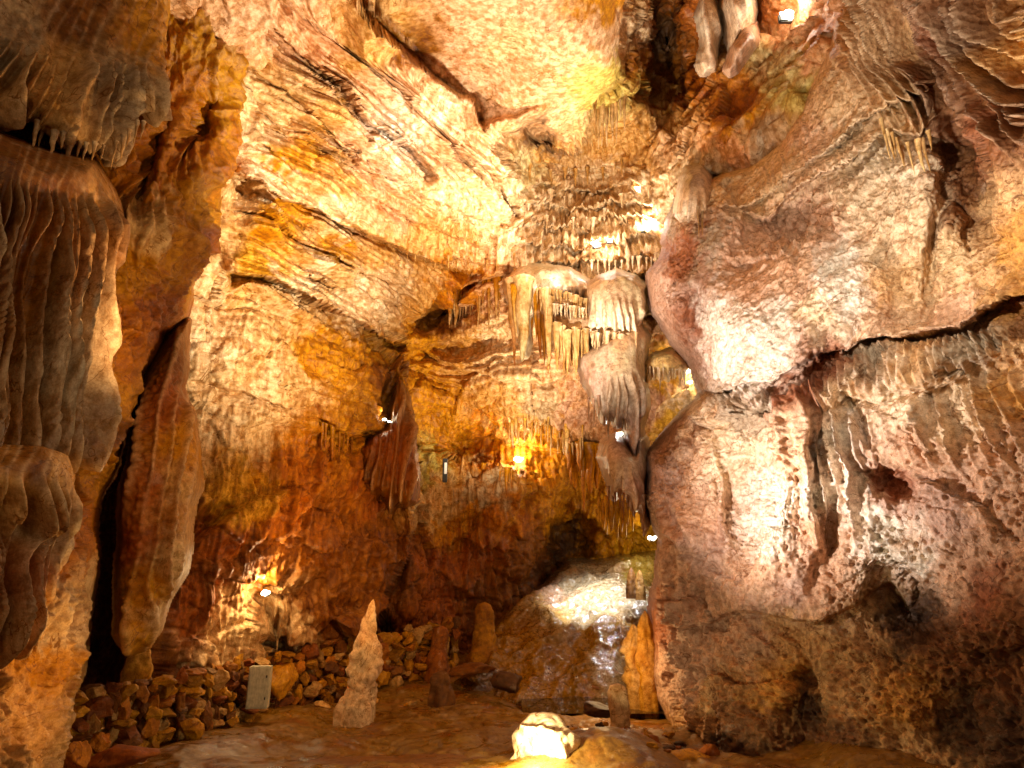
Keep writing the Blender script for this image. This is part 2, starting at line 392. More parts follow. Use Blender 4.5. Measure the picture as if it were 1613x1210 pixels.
def s0_depth(px, py):
    wx = 7*perlin(px*.02, py*.02, 1.5)+3*perlin(px*.06, py*.06, 2.5)+1.6*perlin(px*.15, py*.15, 2.5)
    wy = 7*perlin(px*.02, py*.02, 9.5)+3*perlin(px*.06, py*.06, 6.5)+1.6*perlin(px*.15, py*.15, 8.5)
    x, y = px+wx, py+wy
    Y = S0(px, py)
    # lip between the beds and the smooth ceiling slab (slab is above/right of it)
    Y = Y + step(x, y, [(500, -150), (575, 5), (650, 90), (700, 130), (742, 155), (755, 205)], .9, 60, sgn=1, lo=.3)
    Y = Y + step(x, y, [(760, 240), (790, 215), (828, 205), (862, 230), (908, 238), (922, 195), (932, 168), (962, 142), (985, 122), (980, 60), (1000, -20), (1005, -200)], 1.6, 200, sgn=-1)
    # long cracks between the beds
    Y = Y + step(x, y, [(405, 20), (470, 90), (530, 150), (575, 200), (640, 240), (684, 285)], .55, 22, w=2, sgn=-1, lo=.12)
    Y = Y + step(x, y, [(372, 85), (440, 150), (500, 205), (560, 250)], .35, 16, w=2, sgn=-1)
    Y = Y + step(x, y, [(360, 270), (430, 312), (520, 345), (610, 385), (700, 420), (760, 430)], 1.2, 48, sgn=-1, lo=.25)
    Y = Y + step(x, y, [(390, 225), (480, 265), (570, 305), (680, 360), (790, 400)], .28, 16, w=2, sgn=-1)
    Y = Y + step(x, y, [(380, 160), (480, 215), (580, 275), (680, 330), (800, 375)], .2, 14, w=2, sgn=-1)
    Y = Y + step(x, y, [(430, -20), (520, 60), (600, 130), (690, 215), (760, 300)], .35, 20, w=2, sgn=-1, lo=.1)
    Y = Y + step(x, y, [(360, 330), (450, 375), (560, 425), (650, 455)], .35, 18, w=2, sgn=-1, lo=.1)
    Y = Y + step(x, y, [(400, 190), (520, 240), (640, 300), (760, 350), (800, 345)], .25, 12, w=2, sgn=-1, lo=.08)
    Y = Y + step(x, y, [(700, 230), (740, 255), (790, 300), (812, 350)], .4, 22, w=2, sgn=-1, lo=.1)
    Y = Y + step(x, y, [(345, 425), (400, 440), (470, 475), (545, 500), (600, 530), (640, 545)], 1.1, 60, sgn=-1, lo=.2)
    Y = Y + step(x, y, [(634, 530), (640, 600), (650, 700), (656, 790), (640, 860), (612, 930), (590, 985), (580, 1040)], 2.2, 150, sgn=1, lo=.3)
    Y = Y + 3.0*blob(x, y, 178, 850, 46, 290, 8, .6)
    Y = Y + step(x, y, [(470, 430), (560, 470), (640, 480), (700, 450)], .4, 26, sgn=-1, lo=.2)
    Y = Y + step(x, y, [(290, 598), (360, 615), (420, 635), (470, 650), (500, 640)], .3, 20, sgn=-1)
    Y = Y + step(x, y, [(490, 665), (540, 690), (600, 690), (640, 700)], .5, 45, sgn=-1, lo=.15)
    Y = Y + step(x, y, [(700, 460), (760, 440), (820, 430), (900, 445)], 1.2, 40, sgn=-1, lo=.2)
    Y = Y + step(x, y, [(640, 545), (700, 572), (800, 596), (880, 594), (960, 560)], .5, 26, sgn=-1, lo=.2)
    Y = Y + step(x, y, [(640, 575), (700, 600), (730, 607), (780, 625)], .3, 16, w=2, sgn=-1)
    Y = Y - step(x, y, [(640, 712), (690, 716), (740, 735), (800, 735), (840, 760)], 1.5, 160, w=5, sgn=-1)
    Y = Y + step(x, y, [(700, 700), (770, 690), (850, 700), (930, 710), (990, 700)], .7, 30, sgn=-1)
    # terraces of the cascade
    for k, (x0, x1, yy, dr, dp) in enumerate(TIERS):
        Y = Y + step(x, y, [(x0, yy+dr), (x0*.75+x1*.25, yy), (x0*.4+x1*.6, yy-2), (x1, yy+dr*.7)], dp*.8, 18+9*(k % 3), w=2, sgn=-1, lo=.14)
    # crack in the slab, small dark opening behind it
    Y = Y + 1.3*blob(x, y, 856, 214, 26, 11, 24, .7)
    Y = Y + 1.5*blob(x+14*perlin(x*.04, y*.04, .5), y+10*perlin(x*.05, y*.05, 4.5), 680, 502, 62, 22, -18, .9)
    Y = Y + 2.5*blob(x+14*perlin(x*.04, y*.04, .5), y, 1045, 60, 30, 120, 0, .9)
    Y = Y + 1.6*blob(x+14*perlin(x*.04, y*.04, .5), y, 890, 850, 30, 60, 14, .9)
    Y = Y + 1.0*blob(x, y, 430, 1000, 22, 60, -10, .6) + 1.0*blob(x, y, 610, 640, 16, 50, 8, .6)
    Y = Y + .9*blob(x, y, 600, 1000, 40, 30, 0, .6)
    return Y
def blocky(P, s, amp, seed=0.0):
    """broken, angular rock: quantised noise with slanted treads"""
    n = fbm(P, s, 3, .5, off=seed)*3.0
    f = n-np.floor(n); return amp*(np.floor(n)+sstep(.0, .35, f)*.9+.1*f)/3.0
def s0_height(px, py, P):
    slab = blob(px, py, 810, 60, 190, 200, 0, .25)*(poly_sd(px, py, [(585, -500), (585, -10), (660, 80), (745, 150), (790, 215), (905, 235), (930, 165), (985, 125), (1000, -500)]) > 0)
    slab = np.maximum(slab, ((py < 0) & (px > 590) & (px < 990)).astype(float))
    cas = np.clip(blob(px, py, 930, 350, 135, 150, 0, .25)+blob(px, py, 760, 400, 90, 50, 20, .4)*.7, 0, 1)
    lw = sstep(560, 640, py)*(px < 660)
    wrp = P + .35*np.stack([fbm(P, .7, 2, off=3), fbm(P, .7, 2, off=13), fbm(P, .7, 2, off=23)], -1)
    big = fbm(wrp, .4, 4)*.34
    ang = facets(wrp, .75, .34, (1, 1, 1.3), .15)+facets(P, 2.0, .10, (1, 1, 1.3), .3, 5.)+facets(P, 5.5, .02, crack=.3, seed=9.)
    rid = (fbm(wrp, 1.3, 5, .5, ridged=True)-.4)*.10
    rough = fbm(P, 3.5, 4, .55)*.06*(.4+sstep(-.2, .3, fbm(P, .6, 2, off=33)))+fbm(P, 14, 3, .6)*.012
    rock = big+ang+rid+rough
    # bedding planes, dipping away to the right
    t = P[..., 2]+P[..., 0]*.03+.28*fbm(P, .35, 3)+.06*fbm(P, 1.6, 3)+.35
    lam = (sstep(.0, .12, (t*1.15) % 1)-(t*1.15) % 1)*.30+(sstep(0, .2, (t*4.7) % 1)-(t*4.7) % 1)*.10+(sstep(0, .3, (t*13) % 1)-(t*13) % 1)*.03
    bedm = (1-cas)*(1-slab)*(1-sstep(440, 560, py))*sstep(330, 420, px)*(1-sstep(790, 860, px))+.6*blob(px, py, 810, 590, 170, 55, 0, .5)+.25*blob(px, py, 420, 560, 130, 130, 0, .6)
    h = rock*(1-slab)*(1-.4*cas)*(1-.6*bedm)+1.5*lam*bedm*(.45+.9*sstep(-.3, .3, fbm(P, .45, 2, off=60)))
    h = h + slab*(fbm(P, .5, 4)*.12+fbm(wrp, 1.6, 4, .5, ridged=True)*.025+fbm(P, 6, 4, .6)*.014)
    fl = flute(px, py, 12, sharp=1.2, seed=1)
    h = h + cas*(.17*fl+.10*flute(px, py, 7, seed=2, stretch=16)+.16*fbm(P, 1.6, 4)+facets(P*np.array([1., 1., .4]), 1.4, .10, crack=.3, seed=3.))
    fl2 = flute(px, py, 20, seed=4, V=(900, -1200), R0=1900)
    low = sstep(590, 700, py)*(px < 1000)
    h = h + low*(.24*fl2*(.4+.6*sstep(-.1, .25, fbm(P, .5, 2, off=9)))+.08*flute(px, py, 8, seed=5))
    h = h + .16*blob(px, py, 560, 740, 90, 110, 10, .4)*flute(px, py, 11, seed=6, V=(800, -800), R0=1600, sharp=1.3)
    h = h + .07*blob(px, py, 480, 540, 170, 80, 20, .6)*flute(px, py, 13, seed=8, V=(1000, -900), R0=1500, wig=1.3, stretch=5)
    far = ((px < -20) | (px > 1640) | (py < -20)).astype(float)
    return h*(1-.3*far)
s0_cols = [(430, 20, 'peach'), (420, 130, 'sand'), (480, 60, 'pink'), (540, 150, 'peach'), (600, 210, 'white'), (500, 180, 'tan'), (400, 220, 'cream'), (450, 260, 'ochre'), (420, 300, 'ivory'), (520, 330, 'ivory'), (600, 330, 'pink'), (520, 290, 'tan'),
    (660, 380, 'tan'), (560, 240, 'peach'), (560, 60, 'tan'), (640, 130, 'peach'), (700, 220, 'peach'), (690, 170, 'ivory'), (750, 330, 'cream'), (760, 280, 'cream'), (640, 60, 'brown'), (620, 30, 'tan'),
    (760, 30, 'peach'), (720, 80, 'pink'), (850, 60, 'peach'), (850, 130, 'pink'), (830, 30, 'peach'), (790, 170, 'peach'), (880, 200, 'peach'), (940, 60, 'peach'), (930, 140, 'green'), (900, 180, 'paleg'), (960, 110, 'green'), (810, 55, 'paleg'),
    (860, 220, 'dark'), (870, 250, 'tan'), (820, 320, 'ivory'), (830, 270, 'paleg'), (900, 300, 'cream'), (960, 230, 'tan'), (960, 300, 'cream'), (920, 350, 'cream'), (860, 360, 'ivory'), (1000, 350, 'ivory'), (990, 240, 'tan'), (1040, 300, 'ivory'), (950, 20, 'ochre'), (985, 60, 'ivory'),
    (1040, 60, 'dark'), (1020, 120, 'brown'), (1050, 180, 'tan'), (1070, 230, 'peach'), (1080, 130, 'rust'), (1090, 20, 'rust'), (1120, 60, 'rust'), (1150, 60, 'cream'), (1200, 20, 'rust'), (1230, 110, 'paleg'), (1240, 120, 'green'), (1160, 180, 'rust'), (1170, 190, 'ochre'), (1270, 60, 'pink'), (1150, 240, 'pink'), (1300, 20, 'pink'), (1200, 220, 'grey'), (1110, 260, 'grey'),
    (350, 380, 'sand'), (400, 420, 'yellow'), (420, 350, 'ochre'), (520, 400, 'ochre'), (460, 440, 'ivory'), (560, 470, 'ivory'), (620, 440, 'cream'), (600, 400, 'tan'), (520, 430, 'sand'), (650, 480, 'tan'), (690, 500, 'brown'),
    (330, 480, 'cream'), (340, 560, 'ivory'), (420, 520, 'sand'), (380, 580, 'sand'), (460, 600, 'sand'), (400, 610, 'cream'), (500, 560, 'ochre'), (560, 580, 'ochre'), (600, 600, 'brown'), (340, 680, 'cream'), (400, 700, 'sand'), (460, 720, 'orange'), (380, 760, 'yellow'), (540, 720, 'ochre'),
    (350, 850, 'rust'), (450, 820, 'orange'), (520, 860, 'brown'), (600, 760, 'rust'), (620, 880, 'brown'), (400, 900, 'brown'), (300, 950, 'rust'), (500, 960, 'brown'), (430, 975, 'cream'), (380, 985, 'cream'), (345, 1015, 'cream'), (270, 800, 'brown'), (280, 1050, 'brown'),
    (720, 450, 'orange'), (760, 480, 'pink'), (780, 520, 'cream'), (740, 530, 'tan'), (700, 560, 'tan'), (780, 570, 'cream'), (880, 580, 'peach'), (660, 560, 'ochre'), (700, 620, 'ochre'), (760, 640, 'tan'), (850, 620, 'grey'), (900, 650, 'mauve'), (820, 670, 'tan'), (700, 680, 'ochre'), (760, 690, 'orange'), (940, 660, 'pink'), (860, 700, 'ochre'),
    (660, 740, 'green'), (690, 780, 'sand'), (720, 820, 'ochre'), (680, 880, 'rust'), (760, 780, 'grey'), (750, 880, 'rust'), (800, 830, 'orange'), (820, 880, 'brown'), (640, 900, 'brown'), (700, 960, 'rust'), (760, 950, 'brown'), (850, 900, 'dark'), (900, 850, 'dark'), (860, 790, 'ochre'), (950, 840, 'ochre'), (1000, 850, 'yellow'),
    (1060, 540, 'peach'), (1050, 590, 'yellow'), (1080, 610, 'ivory'), (1070, 660, 'yellow'), (1030, 640, 'mauve'), (1040, 470, 'cream'), (0, 600, 'rust'), (1500, 600, 'tan'), (1600, 0, 'tan'), (700, -300, 'peach')]
sp_ceiling = [(-600, -700), (2200, -700), (2200, -200), (1300, -60), (1010, -20), (990, 125), (935, 165), (920, 235), (860, 228), (800, 230), (815, 380), (810, 440), (700, 425), (500, 345), (330, 265), (-600, 60)]
sp_back = [(655, 470), (700, 440), (815, 441), (816, 380), (801, 230), (860, 228), (920, 235), (935, 165), (990, 125), (1010, -20), (1300, -60), (2300, -200), (2300, 1300), (640, 1300), (640, 560)]
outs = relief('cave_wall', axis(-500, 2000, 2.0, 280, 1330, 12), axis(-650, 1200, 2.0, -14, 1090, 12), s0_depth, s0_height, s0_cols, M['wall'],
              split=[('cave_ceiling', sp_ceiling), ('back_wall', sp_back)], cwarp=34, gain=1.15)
for o in outs: tag(o, kind='structure')

# ================================================================== RIGHT WALL
S1 = tps([(1040, 1080, 13.4), (1040, 900, 13.4), (1030, 480, 12.8), (1060, 340, 12.6), (1110, 600, 12.4), (1030, 750, 13.2), (1200, 500, 10.9), (1180, 300, 11.2), (1300, 160, 9.6), (1350, 20, 8.2), (1450, 100, 8.0), (1560, 60, 6.8), (1613, 0, 6.0), (1400, 500, 9.1), (1600, 480, 7.5), (1600, 250, 6.9),
          (1450, 300, 8.2), (1300, 400, 9.8), (1200, 650, 10.9), (1400, 650, 9.1), (1600, 650, 7.4), (1200, 900, 10.7), (1400, 900, 9.2), (1600, 900, 7.6), (1150, 1180, 11.2), (1300, 1150, 10.0), (1450, 1200, 8.8), (1613, 1200, 7.4), (2050, 1300, 4.6), (2050, 600, 4.8), (2050, -300, 4.0), (1500, -500, 4.8)])
s1_poly = [(1290, -600), (1315, -100), (1335, 0), (1305, 70), (1262, 150), (1225, 225), (1180, 262), (1120, 285), (1068, 300), (1050, 345), (1046, 390), (1024, 430), (1028, 485), (1058, 535), (1088, 578), (1108, 618), (1092, 642), (1050, 684), (1016, 718), (1016, 800), (1036, 850), (1030, 930), (1024, 1010), (1036, 1080), (1062, 1160), (1110, 1200), (1160, 1400), (2300, 1400), (2300, -600)]
def s1_depth(px, py):
    wx = 8*perlin(px*.015, py*.015, 11.5)+4*perlin(px*.05, py*.05, 2.5)+2*perlin(px*.13, py*.13, 2.5)
    wy = 8*perlin(px*.015, py*.015, 19.5)+4*perlin(px*.05, py*.05, 6.5)+2*perlin(px*.13, py*.13, 6.5)
    x, y = px+wx, py+wy
    Y = S1(px, py)
    # overhanging roll across the wall, then the fluted shelf
    Y = Y + step(x, y, [(1090, 612), (1150, 612), (1215, 600), (1290, 555), (1345, 545), (1420, 545), (1500, 520), (1560, 480), (1640, 450), (1800, 380)], .42, 34, w=5, sgn=-1, lo=.3)
    Y = Y + .45*blob(x, y, 1285, 590, 85, 26, -35, .4)
    Y = Y - .38*blob(x, y, 1440, 580, 240, 22, -14, .7)-.2*blob(x, y, 1160, 636, 70, 16, 0, .7)
    # two diagonal bands of the big curtain at the upper right
    Y = Y + step(x, y, [(1130, 330), (1200, 310), (1290, 260), (1355, 190), (1420, 160), (1500, 120)], .3, 26, w=3, sgn=-1, lo=.15)
    Y = Y + step(x, y, [(1160, 330), (1215, 345), (1240, 310), (1290, 290), (1350, 250), (1400, 200), (1450, 215), (1490, 180)], .6, 60, w=3, sgn=-1, lo=.25)
    Y = Y + .8*blob(x, y, 1520, 260, 36, 95, -12, .8)+.35*blob(x, y, 1475, 380, 12, 90, 8, .9)
    Y = Y + .6*blob(x, y, 1265, 345, 60, 26, -20, .9)+.35*blob(x, y, 1100, 500, 22, 40, 0, .5)
    Y = Y + .5*blob(x, y, 1160, 790, 18, 75, -14, .9)+.5*blob(x, y, 1300, 860, 14, 55, 12, .9)+.45*blob(x, y, 1410, 760, 44, 24, 10, .9)
    Y = Y + .7*blob(x, y, 1440, 960, 60, 40, 35, .9)+.3*blob(x, y, 1505, 1130, 44, 60, 0, .9)+.25*blob(x, y, 1280, 1110, 34, 60, 10, .6)+.5*blob(x, y, 1075, 760, 30, 60, 0, .5)
    Y = Y - .4*blob(x, y, 1250, 500, 110, 80, -20, .7)-.4*blob(x, y, 1240, 720, 26, 160, 10, .7)
    Y = Y - .22*blob(x, y, 1275, 790, 9, 130, -9, .6)
    Y = Y + step(x, y, [(1020, 985), (1110, 985), (1180, 960), (1290, 980), (1400, 930), (1520, 1030), (1640, 1020)], .28, 60, w=4, sgn=-1)
    Y = Y + step(x, y, [(1050, 1095), (1062, 1030), (1085, 985)], .3, 20, w=3, sgn=1)
    return Y
def s1_height(px, py, P):
    wrp = P + .4*np.stack([fbm(P, .8, 2, off=3), fbm(P, .8, 2, off=13), fbm(P, .8, 2, off=23)], -1)
    big = fbm(wrp, .5, 4)*.36
    up = blob(px, py, 1420, 140, 330, 130, -38, .4)
    smooth = np.clip(blob(px, py, 1190, 510, 100, 90, -20, .4)+up, 0, 1)
    w1 = worley(P, 9.0); w2 = worley(P+5.1, 19.0)
    pits = -(.10*sstep(.42, .16, w1)+.045*sstep(.45, .15, w2))
    pop = .03*np.clip(.6-w2, 0, .6)/.6
    pm = sstep(-.4, .12, fbm(P, .9, 3, off=40))
    h = big*1.1+.6*pits*(pm*1.1+.15)*(1-.6*smooth)+pop*(1-pm)*(1-.5*smooth)
    h = h + (fbm(wrp, 1.6, 4, .5, ridged=True)-.4)*.08*(1-.5*smooth)+fbm(P, 7, 4, .6)*.03*(.5+pm)+facets(wrp, .8, .20, crack=.12)*(1-smooth)+facets(P, 4., .035, crack=.35, seed=4.)
    low = sstep(930, 1020, py)
    h = h + low*((fbm(wrp, 2.4, 5, .6, ridged=True)-.4)*.16+.10*np.clip(.6-worley(P+9, 7.), 0, 1))
    red = np.clip(blob(px, py, 1290, 590, 90, 26, -35, .4)+blob(px, py, 1290, 345, 90, 40, -20, .5), 0, 1)
    h = h + red*blocky(P, 3.2, .25)
    # draperies
    V2 = (1000, -700)
    fl = flute(px, py, 21, V=V2, R0=950, seed=21, sharp=1.4, wig=.6); fs = flute(px, py, 8, V=V2, R0=800, seed=22)
    big_m = blob(px, py, 1500, 70, 230, 125, 25, .3)
    h = h + .52*fl*big_m + .05*fs*up*(1-big_m)
    sh = blob(px, py, 1430, 575, 220, 26, -14, .4)
    h = h + sh*.15*flute(px, py, 13, V=(1250, -500), R0=1080, seed=31, wig=.3, stretch=14)+.10*blob(px, py, 1180, 632, 60, 18, 0, .4)*flute(px, py, 9, seed=33)
    h = h + .2*blob(px, py, 1310, 720, 80, 120, -20, .4)*flute(px, py, 26, V=(1200, 100), R0=600, seed=34, sharp=1.5)
    h = h + .2*blob(px, py, 1540, 660, 90, 90, -20, .4)*flute(px, py, 30, V=(1300, 100), R0=600, seed=36, sharp=1.4)
    h = h + .20*blob(px, py, 1080, 830, 90, 170, 0, .6)*flute(px, py, 22, seed=37, stretch=5, wig=.9)+.16*blob(px, py, 1065, 1050, 60, 140, 0, .6)*flute(px, py, 20, seed=38, stretch=5)
    return h
s1_cols = [(1350, 60, 'tan'), (1300, 170, 'sand'), (1230, 260, 'sand'), (1260, 230, 'peach'), (1180, 300, 'sand'), (1330, 230, 'cream'), (1400, 170, 'sand'), (1420, 90, 'tan'), (1480, 60, 'rust'), (1560, 40, 'brown'), (1500, 140, 'brown'), (1600, 80, 'ochre'), (1560, 160, 'brown'), (1470, 120, 'brown'), (1600, 200, 'brown'),
    (1520, 250, 'brown'), (1545, 205, 'rust'), (1500, 320, 'brown'), (1570, 320, 'tan'), (1600, 400, 'ochre'), (1400, 260, 'ivory'), (1440, 320, 'cream'), (1480, 420, 'sand'), (1540, 440, 'tan'), (1400, 380, 'cream'), (1420, 450, 'tan'), (1350, 300, 'cream'),
    (1070, 320, 'grey'), (1120, 310, 'tan'), (1110, 400, 'grey'), (1060, 410, 'rust'), (1040, 460, 'mauve'), (1080, 380, 'rust'), (1100, 500, 'rust'), (1160, 390, 'pink'), (1220, 370, 'pink'), (1280, 340, 'pink'), (1250, 430, 'peach'), (1180, 430, 'pink'),
    (1140, 500, 'white'), (1190, 520, 'white'), (1240, 510, 'white'), (1150, 560, 'white'), (1200, 580, 'white'), (1100, 560, 'mauve'), (1320, 430, 'white'), (1350, 480, 'white'), (1300, 500, 'cream'), (1390, 520, 'peach'), (1270, 470, 'pink'), (1500, 500, 'pink'), (1580, 470, 'ochre'),
    (1290, 590, 'rust'), (1240, 625, 'rust'), (1330, 570, 'rust'), (1150, 630, 'grey'), (1190, 640, 'grey'), (1380, 580, 'grey'), (1450, 570, 'tan'), (1530, 550, 'grey'), (1600, 500, 'brown'), (1600, 570, 'tan'),
    (1120, 680, 'cream'), (1160, 700, 'ivory'), (1240, 660, 'peach'), (1260, 700, 'peach'), (1340, 640, 'cream'), (1420, 620, 'ivory'), (1340, 700, 'white'), (1220, 780, 'white'), (1200, 840, 'white'), (1270, 850, 'pink'), (1300, 780, 'white'), (1370, 760, 'white'), (1450, 700, 'pink'), (1520, 640, 'cream'), (1580, 620, 'ochre'), (1600, 700, 'peach'),
    (1410, 760, 'rust'), (1380, 840, 'white'), (1440, 860, 'white'), (1500, 800, 'mauve'), (1560, 760, 'pink'), (1600, 850, 'pink'), (1490, 900, 'pink'), (1560, 940, 'rust'), (1300, 920, 'pink'), (1240, 940, 'mauve'), (1180, 900, 'pink'), (1110, 720, 'peach'), (1110, 860, 'mauve'), (1090, 800, 'pink'), (1040, 740, 'mauve'), (1050, 700, 'brown'), (1045, 800, 'mauve'), (1060, 900, 'mauve'), (1100, 960, 'mauve'), (1050, 980, 'rust'),
    (1160, 1000, 'mauve'), (1240, 1000, 'tan'), (1300, 1020, 'tan'), (1380, 960, 'tan'), (1430, 980, 'dark'), (1500, 1000, 'brown'), (1080, 1060, 'mauve'), (1120, 1120, 'tan'), (1220, 1080, 'ochre'), (1180, 1120, 'brown'), (1280, 1120, 'dark'), (1350, 1080, 'tan'), (1430, 1100, 'ochre'), (1500, 1130, 'dark'), (1570, 1080, 'brown'), (1450, 1180, 'tan'), (1600, 1150, 'dark'), (1300, 1190, 'brown'), (1150, 1190, 'dark'), (1600, 1000, 'brown'), (2000, 600, 'tan')]
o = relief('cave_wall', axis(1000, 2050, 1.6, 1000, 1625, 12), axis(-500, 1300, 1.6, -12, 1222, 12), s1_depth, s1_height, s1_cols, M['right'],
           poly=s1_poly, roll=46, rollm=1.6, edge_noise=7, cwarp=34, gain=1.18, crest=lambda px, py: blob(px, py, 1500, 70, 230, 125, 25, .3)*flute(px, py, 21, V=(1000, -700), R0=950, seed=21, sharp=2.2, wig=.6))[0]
tag(o, kind='structure')

# ================================================================== LEFT PILLAR
S2 = tps([(400, 0, 9.4), (340, 300, 9.4), (300, 450, 9.6), (220, 600, 8.6), (150, 800, 7.9), (130, 1000, 7.4), (100, 1150, 7.3), (250, 100, 8.2), (230, 350, 8.0), (150, 600, 7.6), (60, 800, 6.9), (60, 1000, 6.6), (40, 1150, 6.3), (0, 400, 6.8), (0, 0, 6.6), (-400, 300, 4.6), (-400, 1100, 4.6), (200, -500, 6), (60, 1250, 6.2), (-400, -500, 4)])
s2_poly = [(440, -600), (412, -100), (402, 0), (396, 60), (402, 100), (388, 150), (376, 210), (370, 260), (350, 300), (345, 345), (338, 400), (318, 418), (300, 450), (292, 500), (256, 530), (225, 600), (205, 650), (178, 730), (155, 790), (152, 860), (142, 950), (130, 1050), (110, 1110), (95, 1190), (85, 1400), (-700, 1400), (-700, -600)]
def s2_depth(px, py):
    x = px+7*perlin(px*.03, py*.03, 5.5); y = py+7*perlin(px*.03, py*.03, 15.5)
    Y = S2(px, py)
    Y = Y + .7*blob(x, y, 300, 210, 26, 60, 25, .6)+.6*blob(x, y, 230, 250, 18, 70, 15, .6)-.3*blob(x, y, 330, 60, 50, 70, 0, .7)+.5*blob(x, y, 340, 350, 14, 60, 0, .6)
    Y = Y - .35*blob(x, y, 240, 380, 40, 50, 0, .7)-.3*blob(x, y, 120, 850, 40, 90, 10, .7)-.3*blob(x, y, 90, 990, 50, 60, 0, .7)
    return Y
def s2_height(px, py, P):
    wrp = P + .3*np.stack([fbm(P, 1.1, 2, off=3), fbm(P, 1.1, 2, off=13), fbm(P, 1.1, 2, off=23)], -1)
    h = fbm(wrp, .7, 4)*.30+(fbm(wrp, 1.9, 5, .55, ridged=True, sz=.5)-.4)*.26
    h = h + .20*flute(px, py, 26, seed=41, wig=1.2, stretch=4, sharp=1.1)*(py < 800)+.03*flute(px, py, 11, seed=42, wig=1.2, stretch=4)
    cor = sstep(380, 700, py+px*.5)
    h = h + (.08*np.clip(.75-worley(P, 7.5), 0, 1)+.03*np.clip(.7-worley(P+3, 16.), 0, 1))*(.35+.65*cor)+fbm(P, 7, 3, .55)*.025
    return h
s2_cols = [(380, 40, 'tan'), (350, 150, 'ochre'), (290, 60, 'ochre'), (260, 150, 'orange'), (320, 230, 'orange'), (250, 260, 'orange'), (300, 330, 'ochre'), (230, 370, 'sand'), (250, 420, 'ochre'), (330, 390, 'rust'), (180, 450, 'ochre'), (200, 550, 'orange'), (250, 520, 'rust'), (150, 620, 'ochre'), (170, 700, 'brown'), (140, 740, 'ochre'),
           (130, 820, 'orange'), (110, 900, 'orange'), (140, 930, 'sand'), (95, 960, 'cream'), (80, 1000, 'cream'), (60, 1050, 'ochre'), (20, 1020, 'ochre'), (30, 1100, 'tan'), (100, 1080, 'tan'), (70, 1180, 'tan'), (0, 1000, 'sand'), (180, 100, 'tan'), (100, 30, 'tan'), (-300, 500, 'brown')]
o = relief('cave_wall', axis(-500, 500, 1.9, -80, 500, 12), axis(-500, 1400, 1.9, -12, 1222, 12), s2_depth, s2_height, s2_cols, M['pillar'],
           poly=s2_poly, roll=46, rollm=1.8, edge_noise=9, fan=VP, gain=.82)[0]
tag(o, kind='structure')

# ------------------------------------------------------------------ draperies in front of the left pillar, hanging mass, centre draperies
def fringe_len(px, py, poly_bottom): pass
def drapery(name, label, cat, poly, ctrl, cols, spacing, amp, roll=30, rollm=.9, edge=6, seed=0, V=VP, R0=3500, sharp=1.2, top_y=None, mat='drape', group=None, stepx=1.5,
            coral=.0, extra=None, stretch=9, wig=.7, rough=1.0, gain=1.0):
    D = tps(ctrl)
    xs_ = [p[0] for p in poly]; ys_ = [p[1] for p in poly]
    a, b, c, d = min(xs_)-10, max(xs_)+10, min(ys_)-10, max(ys_)+10
    def dep(px, py):
        Y = D(px, py)
        if extra is not None: Y = Y + extra(px, py)
        return Y
    def hei(px, py, P):
        f = flute(px, py, spacing, V=V, R0=R0, sharp=sharp, seed=seed+.3, stretch=stretch, wig=wig)
        m = 1.0
        if top_y is not None:
            ty = np.interp(px, [t[0] for t in top_y], [t[1] for t in top_y]); m = sstep(-10, 60, py-ty)
        h = m*amp*f + (.05 if spacing > 15 else .2)*amp*m*flute(px, py, spacing*.42, V=V, R0=R0, seed=seed+5.3)
        h = h + rough*(fbm(P*np.array([1., 1., .5]), 1.2, 3, .4)*amp*.8+fbm(P, 11, 2, .5)*.005+fbm(P*np.array([1., 1., .4]), 3., 2)*.10*amp)
        if coral: h = h + coral*np.clip(.7-worley(P, 9.), 0, 1)
        return h
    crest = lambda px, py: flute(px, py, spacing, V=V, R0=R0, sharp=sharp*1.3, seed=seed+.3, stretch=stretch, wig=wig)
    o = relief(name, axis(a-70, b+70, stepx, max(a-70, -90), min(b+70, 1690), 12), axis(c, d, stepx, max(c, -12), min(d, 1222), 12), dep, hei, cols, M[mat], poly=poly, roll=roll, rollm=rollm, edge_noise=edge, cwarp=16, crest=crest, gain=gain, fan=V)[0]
    return tag(o, label, cat, group)
GL = 'large draperies down the left foreground wall'
drapery('flowstone_drapery', 'grey brown honeycombed drapery filling the top left corner', 'drapery',
        [(-500, -400), (285, -400), (270, -20), (262, 70), (250, 140), (258, 175), (238, 190), (205, 165), (190, 215), (180, 262), (165, 255), (150, 230), (110, 225), (75, 215), (48, 190), (20, 170), (-20, 190), (-500, 200)],
        [(0, 0, 5.6), (150, 50, 6.3), (260, 50, 7.0), (180, 200, 6.6), (30, 150, 5.7), (-400, 0, 3.8), (150, -300, 5)],
        [(30, 60, 'grey'), (100, 100, 'tan'), (120, 40, 'brown'), (180, 130, 'grey'), (240, 60, 'ochre'), (60, 160, 'tan'), (200, 200, 'grey')], 22, .34, seed=51, V=(600, -900), R0=1150, top_y=[(-100, -10), (60, 80), (150, 90), (270, 100)], coral=.09, group=GL, mat='pillar')
